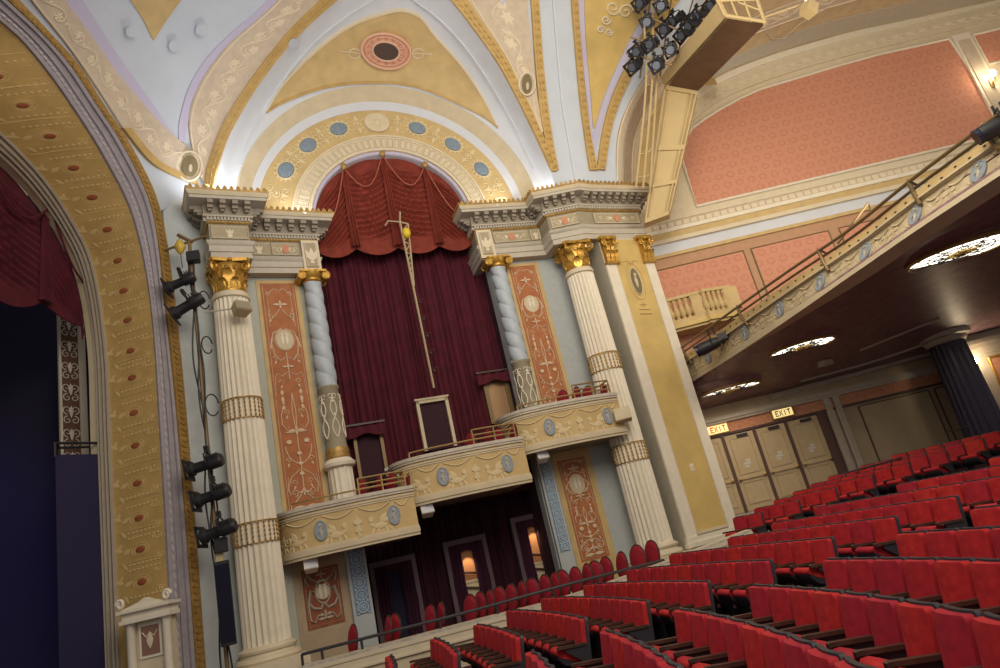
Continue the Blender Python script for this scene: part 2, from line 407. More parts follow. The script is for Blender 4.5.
# recess behind the box opening, box floor level to the arch
BK = -1.7
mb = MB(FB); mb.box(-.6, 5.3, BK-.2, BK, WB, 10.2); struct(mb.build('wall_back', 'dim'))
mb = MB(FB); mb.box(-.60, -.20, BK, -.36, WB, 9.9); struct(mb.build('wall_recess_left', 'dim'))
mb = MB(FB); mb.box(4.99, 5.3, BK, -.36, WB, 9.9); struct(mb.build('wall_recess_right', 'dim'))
# wall around the arch of the boxes
SC, ZC = 2.38, 10.02
S_ = Strip(circ(FB, SC, ZC, 2.38, 0, PI, 0), circ(FB, SC, ZC, 5.2, 0, PI, 0), 60)
mb = MB(); S_.band(mb, 0, 1, -.35, -.005, m=3); struct(mb.build('wall_arch', 'white'))
# ============================================================ entablatures
def w2(frame, pts): return [frame.w(a, d, 0).to_2d() for a, d in pts]
PATH_A = w2(FL, [(-1.47,-.25),(-1.47,1.17),(-.48,1.17),(-.48,.32),(1.46,.32),(1.48,-1.2)])
PATH_B = w2(FR, [(-.27,-1.2),(-.27,.32),(1.87,.32),(1.90,.98)]) + [FP.w(-.35,.05,0).to_2d(), FP.w(.06,.0,0).to_2d(), FP.w(2.02,0,0).to_2d(), Vector((5.25,21.45))]
def entablature(path, base, label, ends):
    t = thing('entablature', base, label, 'entablature', None)
    mb = MB(); moulding(mb, path, [(-.3,8.3),(0,8.3),(0,8.46),(.03,8.47),(.03,8.64),(.06,8.66),(.09,8.76),(-.3,8.76)]); mb.build('architrave', 'stone', t)
    mb = MB(); moulding(mb, path, [(-.3,8.76),(-.01,8.76),(-.01,9.27),(-.3,9.27)]); mb.build('frieze', 'taupe', t)
    mb = MB(); moulding(mb, path, [(-.3,9.27),(.02,9.27),(.05,9.30),(.05,9.33),(-.3,9.33)]); mb.build('bed_moulding', 'giltdull', t)
    mb = MB(); moulding(mb, path, [(-.3,9.33),(.04,9.33),(.04,9.42),(.11,9.43),(.11,9.47),(-.3,9.47)])
    for p, u, n, w in along(path, .085, .04): obox(mb, p, u, n, w*.62, 0, .06, 9.335, 9.42)
    mb.build('dentil_course', 'stone', t)
    mb = MB(); moulding(mb, path, [(-.3,9.47),(.10,9.47),(.10,9.76),(-.3,9.76)])
    for p, u, n, w in along(path, .30, .10):
        obox(mb, p, u, n, w*.46, -.02, .30, 9.66, 9.76); obox(mb, p, u, n, w*.46, -.02, .20, 9.58, 9.67); obox(mb, p, u, n, w*.3, -.02, .12, 9.53, 9.59)
    mb.build('modillion_course', 'stoneshade', t)  # darker stone tone: shade under the cornice put into the colour
    mb = MB(); moulding(mb, path, [(-.3,9.76),(.43,9.76),(.43,9.84),(.45,9.85),(-.3,9.85)]); mb.build('cornice', 'stone', t)
    mb = MB(); moulding(mb, path, [(-.3,9.85),(.45,9.85),(.47,9.88),(.50,9.95),(-.3,9.95)]); mb.build('crown_moulding', 'beige', t)
    mb = MB(); moulding(mb, path, [(.2,9.95),(.50,9.95),(.52,9.99),(.2,10.02)])
    for p, u, n, w in along(path, .155, .47):
        q = [(p+u*(w*.36*a)) for a in (-1,-.8,-.3,.3,.8,1)]; z = (9.98,10.05,10.105,10.105,10.05,9.98); k = len(q)
        vs = [(b.x+n.x*.03, b.y+n.y*.03, zz) for b, zz in zip(q,z)]+[(b.x-n.x*.03, b.y-n.y*.03, zz) for b, zz in zip(q,z)]
        mb.add(vs, [tuple(range(k)), tuple(range(k,2*k))[::-1]]+[(i,(i+1)%k,k+(i+1)%k,k+i) for i in range(k)])
    mb.build('cresting', 'giltdull', t)
    return t
EA = entablature(PATH_A, FL.w(0,.3,8.3), 'grey and cream entablature with gold cresting above the fluted column nearest the stage', 0)
EB = entablature(PATH_B, FR.w(1.2,.3,8.3), 'long stepped entablature with gold cresting over the pier beside the balcony', 0)
M['friezefield'] = mat('olive_taupe_field', (.40,.34,.22), .7, noise=.1)
def frieze_panel(t, A, B, z0=8.84, z1=9.2, motif='scroll', h=.0):
    """framed frieze panel between two plan points"""
    A = Vector(A); B = Vector(B)
    top = [V(A.x,A.y,z1), V(B.x,B.y,z1)]; bot = [V(A.x,A.y,z0), V(B.x,B.y,z0)]
    S = Strip(top, bot, 16)
    mb = MB(); S.band(mb, 0, 1, 0, .03, n=2); f = mb.build('frieze_panel', 'friezefield', t)
    mb = MB(); w = S.width(0); L = S.len
    S.line(mb, [(.02,-w/2+.02),(L-.02,-w/2+.02),(L-.02,w/2-.02),(.02,w/2-.02),(.02,-w/2+.02)], .035, .018)
    if motif == 'scroll':
        for sg in (-1,1):
            S.spiral(mb, L/2+sg*L*.2, 0, w*.28, 1.2, 0 if sg > 0 else PI, sg, .035, .016)
            S.spiral(mb, L/2+sg*L*.36, 0, w*.2, 1.1, 0 if sg > 0 else PI, -sg, .035, .014)
            S.leaf(mb, L/2+sg*L*.1, 0, 0 if sg > 0 else PI, L*.1, w*.3, .035)
    else:
        for k in range(3): S.leaf(mb, L/2, w*.25, -PI/2+(k-1)*.5, w*.55, w*.2, .035)
        S.leaf(mb, L/2-.02, w*.3, 0, .09, .1, .035); S.leaf(mb, L/2+.02, w*.3, PI, .09, .1, .035)
    mb.build('relief_ornament', 'reliefhi', f)
    if motif == 'scroll':
        mb = MB(); S.oval(mb, L/2, 0, w*.26, w*.38, .035, .025, dome=.02); mb.build('medallion', 'terra', f)
def fr(frame, a, d): return frame.w(a, d, 0)
def end_block(t, frame, a, b):
    mb = MB(frame); mb.box(a, b, .25, .43, 8.32, 9.27); mb.build('end_block', 'cream', t)
    frieze_panel(t, fr(frame, a+.07, .43), fr(frame, b-.07, .43), 8.42, 9.18, 'urn')
frieze_panel(EA, fr(FL,-1.42,1.16), fr(FL,-.53,1.16), motif='urn')
frieze_panel(EA, fr(FL,.20,.31), fr(FL,.94,.31)); end_block(EA, FL, 1.0, 1.48); frieze_panel(EA, fr(FL,-.42,.31), fr(FL,.16,.31), motif='urn')
end_block(EB, FR, -.29, .19); frieze_panel(EB, fr(FR,.28,.31), fr(FR,1.45,.31)); frieze_panel(EB, fr(FR,1.52,.31), fr(FR,1.85,.31), motif='urn')
a0 = Vector(PATH_B[3]); a1 = Vector(PATH_B[4]); frieze_panel(EB, a0.lerp(a1,.08), a0.lerp(a1,.92)); a2, a3 = PATH_B[5], PATH_B[6]; frieze_panel(EB, Vector(a2).lerp(a3,.06), Vector(a2).lerp(a3,.94))
# ============================================================ columns
def corinthian(mb, cx, cy, z0, z1, r, sq=1.38, ang=0.):
    """bell with two tiers of leaves, corner volutes and abacus, in plan axes turned by ang"""
    H = z1-z0; i0 = len(mb.v)
    mb.lathe([(r*.93,z0),(r*1.06,z0+.02*H),(r*1.06,z0+.06*H),(r*.92,z0+.08*H),(r*.95,z0+.5*H),(r*1.12,z0+.8*H),(r*1.22,z0+.87*H)], cx, cy, 20)
    for tier, (za, hh, out, k0) in enumerate(((.06,.36,.22,0),(.10,.60,.30,.5))):
        for k in range(8):
            a = 2*PI*(k+k0)/8; ca, sa = math.cos(a), math.sin(a); prof = [(0,.0,.6),(.3,.02,1.),(.6,.04,1.),(.85,.16,.8),(1.,.30,.55),(.93,.36,.2)]
            g = []
            for t, o, w in prof:
                rr = r*(.98+o*.9*(out/.25)); z = z0+H*(za+hh*t); ww = r*.33*w
                g.append([(cx+rr*ca-sa*ww*q, cy+rr*sa+ca*ww*q, z-abs(q)*.02) for q in (-1,0,1)])
            g2 = [[(p[0]-ca*.035, p[1]-sa*.035, p[2]) for p in row] for row in g]; mb.slab(g, g2)
    for k in range(4):
        a = PI/4+PI/2*k+ang; ca, sa = math.cos(a), math.sin(a); R0 = r*sq*1.22
        c = (cx+ca*R0*.86, cy+sa*R0*.86, z0+H*.78); pts = []
        for i in range(22):
            t = i/21; q = -PI*.4+t*2*PI*1.4; rad = H*.15*(1-.8*t); pts.append((c[0]+ca*math.cos(q)*rad, c[1]+sa*math.cos(q)*rad, c[2]+math.sin(q)*rad))
        mb.tube([(cx+ca*r*.95, cy+sa*r*.95, z0+H*.45),(cx+ca*r*1.05, cy+sa*r*1.05, z0+H*.62)]+pts, [r*.07]*2+[r*(.12-.05*i/21) for i in range(22)], 6)
        a2 = PI/2*k+ang; mb.ball((cx+math.cos(a2)*r*1.24, cy+math.sin(a2)*r*1.24, z0+H*.93), r*.16, n=8, m=6)
        for sg in (-1,1):
            b = a+sg*.5; c = (cx+math.cos(b)*r*1.15, cy+math.sin(b)*r*1.15, z0+H*.72)
            mb.tube([(c[0]-math.sin(b)*math.cos(q)*H*.08*(1-.07*j), c[1]+math.cos(b)*math.cos(q)*H*.08*(1-.07*j), c[2]+math.sin(q)*H*.08*(1-.07*j)) for j, q in enumerate([i*.7 for i in range(12)])], r*.05, 5)
    poly = []
    for k in range(4):
        a = PI/4+PI/2*k+ang; 
        for da in (-.09,.09): poly.append((cx+math.cos(a+da)*r*sq*1.3, cy+math.sin(a+da)*r*sq*1.3))
        b = a+PI/4; poly.append((cx+math.cos(b)*r*sq*.88, cy+math.sin(b)*r*sq*.88))
    mb.prism(poly, z0+.9*H, z1)
def fluted_column(frame, s, d, r0, r1, zb, bands, label):
    p = frame.w(s, d, 0); cx, cy = p.x, p.y; ang = math.atan2(frame.u.y, frame.u.x); zf = zpart(cx)
    t = thing('fluted_column', (cx,cy,zf), label, 'column', 'giant fluted columns flanking the boxes')
    zt = 7.42; prof = []
    for i in range(15):
        q = i/14; z = zb+.32+(zt-zb-.32)*q; prof.append((r0+(r1-r0)*q**1.4, z))
    mb = MB(); mb.lathe(prof, cx, cy, 144, flute=.11, nfl=24); mb.build('shaft', 'ivory', t, smooth=25)
    mb = MB(); corinthian(mb, cx, cy, zt, 8.3, r1*.90, sq=1.30, ang=ang); mb.build('capital', 'gilt', t, smooth=35)
    mb = MB(); mb.lathe([(r1*.98,zt-.16),(r1*1.08,zt-.14),(r1*1.08,zt-.06),(r1*1.02,zt)], cx, cy, 32); mb.build('astragal', 'cream', t)
    for z0, z1 in bands:
        mb = MB(); q = (z0-zb)/(zt-zb); r = (r0+(r1-r0)*q**1.4)*1.005
        for k in range(24):
            a = 2*PI*(k)/24; 
            for j in range(5):
                z = z0+(z1-z0)*(j+.5)/5; mb.ball((cx+math.cos(a)*r, cy+math.sin(a)*r, z), .026, .026, (z1-z0)/10*.95, 6, 5)
        for z in (z0, z1): mb.lathe([(r*.93,z-.012),(r*1.008,z-.010),(r*1.008,z+.010),(r*.93,z+.012)], cx, cy, 36, cap=False)
        mb.build('gold_band', 'giltdull', t)
    mb = MB(); mb.lathe([(r0*1.32,zb),(r0*1.38,zb+.05),(r0*1.32,zb+.11),(r0*1.16,zb+.13),(r0*1.12,zb+.19),(r0*1.2,zb+.21),(r0*1.22,zb+.26),(r0*1.1,zb+.30),(r0*1.0,zb+.34)], cx, cy, 40); mb.build('base', 'cream', t)
    mb = MB(); w = r0*1.42
    co_ = [frame.w(s+a*w, d+b*w, 0) for a, b in ((-1,-1),(1,-1),(1,1),(-1,1))]
    mb.prism([(q.x,q.y) for q in co_], zf, zb); mb.build('plinth', 'cream', t)
    return t
fluted_column(FL, -1.05, .75, .50, .42, -1.15, [(4.15,4.65),(1.28,1.75)], 'white fluted column with gilded capital beside the proscenium arch')
fluted_column(FR, 2.60, .75, .50, .42, -1.15, [(4.15,4.65),(1.45,1.95)], 'white fluted column with gilded capital beside the yellow pier')
def twisted_column(frame, s, d, sgn, zl, label, ped=True):
    p = frame.w(s, d, 0); cx, cy = p.x, p.y; ang = math.atan2(frame.u.y, frame.u.x)
    t = thing('twisted_column', (cx,cy,1.6), label, 'column', 'twisted columns flanking the box opening')
    prof = [(.275-.03*i/150, zl+(8.0-zl)*i/150) for i in range(151)]
    mb = MB(); mb.lathe(prof, cx, cy, 72, flute=.17, nfl=2, twist=sgn*6.8, lobe=True); mb.build('spiral_shaft', 'bluecol', t, smooth=60)
    mb = MB(); mb.lathe([(.23,7.98),(.27,8.02),(.27,8.07),(.23,8.1),(.30,8.2),(.33,8.3)], cx, cy, 24); 
    mb.T = frame.w; mb.box(s-.36, s+.36, d-.3, d+.3, 8.25, 8.31)
    for sg in (-1,1):
        for dd in (-.22,.24):
            pts = [(s+sg*(.33+.13*(1-.85*i/26)*math.cos(PI/2-sg*0-(-1 if sg<0 else 1)*(2*PI*2*i/26))), d+dd, 8.15+.13*(1-.85*i/26)*math.sin(PI/2-(-1 if sg<0 else 1)*(2*PI*2*i/26))) for i in range(27)]
            mb.tube(pts, .026, 6)
        mb.tube([(s+sg*.33, d-.24, 8.15),(s+sg*.33, d+.26, 8.15)], .105, 14)
    mb.tube([(s-.33,d+.24,8.27),(s+.33,d+.24,8.27)], .03, 6)
    mb.build('ionic_capital', 'gilt', t)
    z1 = zl-1.65
    mb = MB(); mb.lathe([(.28,z1),(.265,z1+.1),(.265,zl-.08),(.29,zl-.05),(.29,zl)], cx, cy, 32); dr = mb.build('carved_drum', 'taupe', t)
    mb = MB()
    for k in range(6):
        a = 2*PI*k/6
        def q(x, z): b = a+x/.27; return (cx+.275*math.cos(b), cy+.275*math.sin(b), z)
        for sg in (-1,1):
            mb.tube([q(sg*.10*math.sin(u*PI*2)*(1-.3*u), z1+.25+u*1.05) for u in [i/14 for i in range(15)]], .016, 4)
            mb.tube([q(sg*(.05+.05*math.cos(v)), zl-.3+.06*math.sin(v)) for v in [i*.5 for i in range(12)]], .014, 4)
        mb.ball(q(0,z1+.85), .035, n=6, m=5); mb.ball(q(0,zl-.45), .03, n=6, m=5)
    mb.build('relief_ornament', 'ivory', dr)
    mb = MB(); mb.lathe([(.29,z1-.28),(.31,z1-.22),(.29,z1-.16),(.31,z1-.1),(.29,z1-.04),(.285,z1)], cx, cy, 30); mb.build('gold_ring', 'giltdull', t)
    zb = z1-.28
    if ped:
        zp = max(1.55, zb-1.6); mb = MB(); mb.lathe([(.36,zp),(.34,zp+.05),(.32,zp+.12),(.32,zb-.22)], cx, cy, 60, flute=.1, nfl=14); mb.build('pedestal', 'ivory', t)
        mb = MB(); mb.lathe([(.33,zb-.24),(.40,zb-.2),(.42,zb-.12),(.36,zb-.06),(.31,zb)], cx, cy, 30); mb.build('pedestal_cap', 'ivory', t)
    else:
        mb = MB(); mb.lathe([(.31,zb-.16),(.3,zb)], cx, cy, 30); mb.build('pedestal', 'ivory', t)
    return t
twisted_column(FL, 1.20, .27, 1, 4.95, 'pale blue spiral column with gold scroll capital left of the tall burgundy curtain')
twisted_column(FR, .19, .27, 1, 4.95, 'pale blue spiral column with gold scroll capital right of the tall burgundy curtain', False)
# lower blue patterned pilasters under the boxes
def blue_pilaster(frame, s0, s1, z0, z1, zf, label):
    c = frame.w((s0+s1)/2, .12, zf); t = thing('pilaster', c, label, 'pilaster')
    mb = MB(frame); mb.box(s0, s1, 0, .14, zf, z1+.3); mb.build('shaft', 'bluegrey', t)
    S = Strip([frame.w(s0+.07,.14,z1), frame.w(s0+.07,.14,z0)], [frame.w(s1-.07,.14,z1), frame.w(s1-.07,.14,z0)], 24)
    mb = MB(); S.band(mb, 0, 1, 0, .02, n=2); pn = mb.build('panel', mat('slate_blue_panel', (.20,.30,.42), .6, noise=.2, nscale=10), t)
    mb = MB(); w = S.width(.5); n = int(S.len/(w*.75)); st = S.len/n
    for i in range(n):
        a = (i+.5)*st; S.ring(mb, a, 0, st*.42, w*.36, .025, .018, 16); S.ring(mb, a, 0, st*.2, w*.16, .025, .014, 10); S.oval(mb, a, 0, .025, .025, .025, .015, 8)
        for sg in (-1,1): S.oval(mb, a+st/2, sg*w*.36, .03, .03, .025, .015, 8)
    mb.build('relief_ornament', mat('pale_blue_relief', (.42,.52,.60), .6), pn)
blue_pilaster(FL, 1.05, 1.55, -.75, .95, zpart(-4.8), 'blue guilloche pilaster below the lowest box')
blue_pilaster(FR, .02, .44, -.45, 2.2, zpart(.4), 'blue guilloche pilaster below the highest box')
# ============================================================ terracotta arabesque panels
def star(S, mb, a, b, r, h=.02):
    for k in range(4): S.leaf(mb, a, b, PI/2*k, r*(1.3 if k%2 else .8), r*.45, h, .02)
def arabesque(S, mb, L, w):
    """symmetrical grotesque ornament, scaled to the panel"""
    k = w/.95; h = .008; r = .015*k
    def sym(pts, rr=r):
        for sg in (-1,1): S.line(mb, [(a, sg*b*w) for a, b in pts], h, rr)
    def arc(a, b, ra, rb, q0, q1, n=12): return [(a+ra*math.sin(q0+(q1-q0)*i/n), b+rb*math.cos(q0+(q1-q0)*i/n)) for i in range(n+1)]
    u = L/6.2
    sym([(.22*u,.02),(.16*u,.12),(.22*u,.22),(.3*u,.28),(.24*u,.34)]); 
    for sg in (-1,1): S.spiral(mb, .3*u, sg*w*.3, .07*k, 1.2, 0, sg, h, r)
    star(S, mb, .62*u, 0, .16*k); sym([(.75*u,.03),(.95*u,.2),(1.05*u,.32),(.9*u,.36),(.75*u,.3)]); sym([(.4*u,.33),(1.25*u,.36)], r*.5)
    S.ring(mb, 1.62*u, 0, .30*k, .25*k, h, r*1.2, 28)
    sym([(1.3*u,.05),(1.42*u,.3),(1.7*u,.38),(2.0*u,.33),(2.18*u,.18),(2.1*u,.04)], r*1.4); sym([(1.55*u,.36),(1.85*u,.42)], r*1.6)
    star(S, mb, 2.35*u, 0, .13*k); S.line(mb, [(1.95*u,0),(2.7*u,0)], h, r)
    sym([(2.5*u,.04),(2.6*u,.2),(2.52*u,.33),(2.62*u,.4)]); sym([(2.62*u,.4),(3.1*u,.42)], r*.5)
    for sg in (-1,1):
        for da, ln in ((2.95,.16),(3.12,.2),(3.35,.14)): S.leaf(mb, da*u, sg*w*.26, 0, ln*u, .09*k, h)
        S.oval(mb, 3.3*u, sg*w*.26, .05*k, .03*k, h, .02, 8)
    sym([(3.4*u,.28),(3.62*u,.36),(3.85*u,.36),(4.0*u,.24),(3.9*u,.16)]); sym([(3.05*u,.0),(3.5*u,.05),(3.9*u,.02)], r)
    star(S, mb, 4.02*u, 0, .17*k); S.leaf(mb, 4.05*u, 0, PI/2, .3*k, .06*k, h); S.leaf(mb, 4.05*u, 0, -PI/2, .3*k, .06*k, h)
    for sg in (-1,1):
        for da, q in ((.95,.3),(2.1,.3),(2.75,.22),(3.55,.18),(4.75,.3),(5.3,.2)): S.spiral(mb, da*u, sg*w*q, .075*k, 1.2, PI/2*sg, sg, h, r*.8); S.leaf(mb, da*u+.07, sg*w*q, .4*sg, .13*k, .05*k, h)
    for sg in (-1,1): S.oval(mb, 4.3*u, sg*w*.24, .06*k, .07*k, h, .02, 12)
    sym(arc(4.35*u, 0, .5*u, .36, .1, PI/2*.95)); S.line(mb, [(4.1*u,0),(5.5*u,0)], h, r*1.1)
    for dz in (4.6,4.85,5.1): S.oval(mb, dz*u, 0, .05*k, .06*k, h, .025, 10)
    sym([(5.0*u,.04),(5.15*u,.28),(5.4*u,.4),(5.6*u,.36)]); sym([(5.15*u,.38),(5.5*u,.42)], r*.6)
    for sg in (-1,1): S.spiral(mb, 5.55*u, sg*w*.25, .1*k, 1.3, 0, -sg, h, r)
    sym([(5.45*u,.0),(5.62*u,.1),(5.8*u,.3)], r*1.3); star(S, mb, 5.55*u, 0, .12*k)
    S.leaf(mb, 5.9*u, 0, PI/2, .34*k, .1*k, h); S.leaf(mb, 5.9*u, 0, -PI/2, .34*k, .1*k, h)
def lower_arabesque(S, mb, L, w):
    h = .018; r = .02
    def sym(pts, rr=r):
        for sg in (-1,1): S.line(mb, [(a*L, sg*b*w) for a, b in pts], h, rr)
    S.ring(mb, .42*L, 0, .19*L, .2*w, h, r, 26); star(S, mb, .12*L, 0, .1)
    sym([(.2*L/L,.02),(.24,.12),(.16,.3),(.08,.36),(.16,.42),(.28,.36)]); sym([(.4,.24),(.36,.32),(.55,.4),(.66,.3),(.7,.1),(.62,.03)], r*1.6)
    sym([(.36,.34),(.6,.42),(.85,.4),(.9,.3),(.8,.2),(.78,.08)]); star(S, mb, .8*L, 0, .13); S.leaf(mb, .86*L, 0, PI/2, .2, .07, h); S.leaf(mb, .86*L, 0, -PI/2, .2, .07, h)
def terracotta_panel(frame, TL, TR, BL, BR, m, label, low=False):
    """corners given as (s, z) on the wall"""
    q = [frame.w(a, .0, z) for a, z in (TL, TR, BL, BR)]
    t = thing('wall_panel', frame.w((BL[0]+BR[0])/2, .02, BL[1]), label, 'wall panel')
    SO = Strip([frame.w(TL[0]-.1,0,TL[1]+.1), frame.w(BL[0]-.1,0,BL[1]-.1)], [frame.w(TR[0]+.13,0,TR[1]+.1), frame.w(BR[0]+.13,0,BR[1]-.1)], 6)
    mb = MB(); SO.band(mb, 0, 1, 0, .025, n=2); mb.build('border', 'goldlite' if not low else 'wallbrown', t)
    S = Strip([q[0], q[2]], [q[1], q[3]], 60); mb = MB(); S.band(mb, 0, 1, .0, .04, n=2); f = mb.build('field', m, t)
    S2 = Strip([p+V(frame.n.x,frame.n.y,0)*.04 for p in (q[0],q[2])], [p+V(frame.n.x,frame.n.y,0)*.04 for p in (q[1],q[3])], 60)
    L, w = S2.len, S2.width(.5); mb = MB()
    (lower_arabesque if low else arabesque)(S2, mb, L, w); S2.line(mb, [(.06,-w/2+.05),(L-.06,-w/2+.05),(L-.06,w/2-.05),(.06,w/2-.05),(.06,-w/2+.05)], .006, .007)
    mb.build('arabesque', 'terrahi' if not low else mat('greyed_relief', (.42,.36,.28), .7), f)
    mb = MB(); a = (.42*L if low else 1.62*L/6.2); S2.oval(mb, a, 0, .17 if low else .27, .17 if low else .22, .005, .02, 28); md = mb.build('medallion', 'beige', f)
    mb = MB()
    for sg in (-1,1): S2.leaf(mb, a-.16, sg*.06, 0, .32, .08, .03); S2.oval(mb, a-.15, sg*.06, .035, .03, .03, .02, 8)
    mb.build('figure_relief', 'ivory', md)
fp = FL.px
terracotta_panel(FL, (-.16,8.12), (.76,8.12), (-.16,1.7), (.76,1.7), 'orange', 'tall terracotta arabesque panel beside the fluted column nearest the stage')
terracotta_panel(FR, (.66,8.12), (1.52,8.12), (.66,3.1), (1.52,3.1), 'orange', 'tall terracotta arabesque panel above the highest box')
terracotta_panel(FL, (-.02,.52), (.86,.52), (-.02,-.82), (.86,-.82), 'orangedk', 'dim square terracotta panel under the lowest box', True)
terracotta_panel(FR, (.66,1.95), (1.52,1.95), (.66,-.85), (1.52,-.85), 'orange', 'terracotta arabesque panel under the highest box')
mb = MB(FL); mb.box(-.22, 1.1, 0, .02, -2.0, 1.2); struct(mb.build('trim_1', 'wallbrown'))
mb = MB(FR); mb.box(.5, 1.72, 0, .02, -2.0, 2.9); struct(mb.build('trim_2', 'goldlite'))
# ============================================================ the big pier
t = thing('pier', FP.w(1,-.3,zpart(4.5)), 'square pier with golden panel and two gilded capitals at the balcony end', 'pier')
b = [FP.w(.10,0,0), FP.w(1.95,0,0), V(5.42,21.6,0), FR.w(3.4,-.2,0)]
mb = MB(); mb.prism([(p.x,p.y) for p in b], -2.0, 8.3); mb.build('body', mat('warm_grey_pier_paint', (.58,.54,.44), .65, noise=.08), t)
mb = MB(FP); mb.box(.50, 1.57, 0, .025, -.78, 8.25); mb.build('golden_panel', 'panelgold', t)
for a, c in ((.11,.46),(1.60,1.94)):
    mb = MB(FP); mb.box(a, c, 0, .05, -1.0, 7.4); mb.build('edge_strip', 'ivory', t)
mb = MB(FP)
for a in (.46,1.57): mb.box(a, a+.03, 0, .06, -.8, 7.4)
mb.box(.46, 1.60, 0, .06, -.83, -.76); mb.build('panel_moulding', 'cream', t)
mb = MB(FP); mb.box(.04, 2.0, 0, .09, -1.02, -.86); mb.box(.0, 2.04, 0, .13, -1.12, -1.0); mb.box(.04, 2.0, 0, .09, -2, -1.1); mb.build('base_moulding', 'ivory', t)
for a, c in ((.08,.60),(1.50,1.98)):
    mb = MB(FP); s = (a+c)/2; w = (c-a)/2
    mb.box(a+.05, c-.05, 0, .12, 7.4, 8.2); mb.box(a-.04, c+.04, 0, .22, 8.2, 8.3); mb.box(a+.02,c-.02,0,.16,7.38,7.45)
    for row, (z0, z1, o) in enumerate(((7.45,7.78,.17),(7.62,8.0,.2))):
        for k in range(3 if row == 0 else 2):
            x = s+(k-(1 if row == 0 else .5))*w*.62
            g = [[(x+q*w*.25*ww, .1+oo, z0+(z1-z0)*tt) for q in (-1,0,1)] for tt, oo, ww in ((0,.03,.7),(.4,.06,1),(.75,.09,.9),(1,.17,.5),(.93,.2,.2))]
            mb.slab(g, [[(p[0],p[1]-.04,p[2]) for p in r_] for r_ in g])
    for sg in (-1,1):
        mb.tube([(s+sg*(w*.3+.0), .16, 7.8)]+[(s+sg*(w*.78+.1*(1-.8*i/16)*math.cos(PI*.6-2*PI*1.3*i/16)), .22, 8.06+.1*(1-.8*i/16)*math.sin(PI*.6-2*PI*1.3*i/16)) for i in range(17)], .028, 6)
    mb.ball((s,.2,8.22), .07, n=8, m=6)
    mb.build('capital', 'gilt', t)
S = Strip([FP.w(.5,.025,8.2), FP.w(.5,.025,-.7)], [FP.w(1.57,.025,8.2), FP.w(1.57,.025,-.7)], 30)
mb = MB(); S.oval(mb, 1.42, 0, .42, .17, 0, .02, 28); cm = mb.build('cameo', 'cameo', t)
mb = MB(); S.ring(mb, 1.42, 0, .45, .19, .02, .02, 30); S.leaf(mb, 1.2, 0, 0, .45, .12, .02, .04); S.oval(mb, 1.2, 0, .06, .05, .02, .04, 10); mb.build('relief_ornament', 'beige', cm)
mb = MB(); S.line(mb, [(.75,-.3),(.7,-.12),(.8,0),(.7,.12),(.75,.3)], .01, .012); star(S, mb, .78, 0, .09); S.line(mb, [(2.35,-.2),(2.38,.2)], .01, .016); S.line(mb, [(2.5,-.22),(2.52,.22)], .01, .02); star(S, mb, 2.2, 0, .1); S.ring(mb, 1.42, 0, .62, .3, .01, .01, 30); mb.build('gold_tracery', 'goldlite', t)
# ============================================================ arch over the boxes
t = thing('box_arch', FB.w(SC,.05,ZC), 'semicircular archivolt with blue oval medallions over the burgundy drapes', 'arch')
def ringstrip(r0, r1, d0, d1, a0=PI, a1=0, n=72): return Strip(circ(FB, SC, ZC, r0, d0, a0, a1, n), circ(FB, SC, ZC, r1, d1, a0, a1, n), n, smooth=False)
S = ringstrip(2.39, 2.47, 0, 0); mb = MB(); S.band(mb, 0, 1, -.2, .02); mb.build('inner_fillet', 'lavender', t)
S = ringstrip(2.47, 3.04, .0, .0); mb = MB(); S.band(mb, 0, 1, 0, .08); S.band(mb, 0, .1, .08, .12); S.band(mb, .9, 1, .08, .12); kb = mb.build('key_band', 'cream', t)
mb = MB(); n = 44
for i in range(n):
    a = S.len*(i+.5)/n; w = .16
    S.line(mb, [(a-.07,-w),(a-.07,w),(a+.07,w),(a+.07,-w),(a-.07,-w)], .09, .016)
mb.build('key_pattern', 'beige', kb)
S = ringstrip(3.04, 4.03, .02, .06); mb = MB(); S.band(mb, 0, 1, -.02, .02, m=3); fz = mb.build('frieze', 'goldlite', t)
angs = []; M['frhi'] = mat('frieze_relief_cream', (.66,.55,.32), .7)
for x, y in ((281.6,168.7),(304.7,143),(337.4,127.4),(417,129),(452.7,144.6),(482.6,168.7)):
    a, z = FB.px(x, y, .06); angs.append(math.atan2(z-ZC, a-SC))
def a_of(th): return S.len*(PI-th)/PI
for th in angs:
    a = a_of(th); mb = MB(); S.oval(mb, a, 0, .27, .21, .02, .05, 26, dome=.03); md = mb.build('medallion', 'medal', fz)
    mb = MB(); S.ring(mb, a, 0, .31, .25, .04, .03, 26)
    for k in range(14): q = 2*PI*k/14; S.leaf(mb, a+.31*math.cos(q), .25*math.sin(q), q, .1, .08, .025, .03)
    mb.build('wreath', 'frhi', md)
a = a_of(PI/2); mb = MB(); S.oval(mb, a, 0, .40, .34, .02, .03, 30); md = mb.build('rosette', 'cream', fz); mb = MB(); S.ring(mb, a, 0, .40, .34, .05, .025, 30)
for k in range(16): q = 2*PI*k/16; S.line(mb, [(a+.08*math.cos(q), .07*math.sin(q)),(a+.33*math.cos(q), .28*math.sin(q))], .05, .012)
mb.build('petals', 'beige', md)
mids = sorted(a_of(q) for q in angs)
bounds = [.25]+mids[:3]+[a_of(PI/2)]+mids[3:]+[S.len-.25]
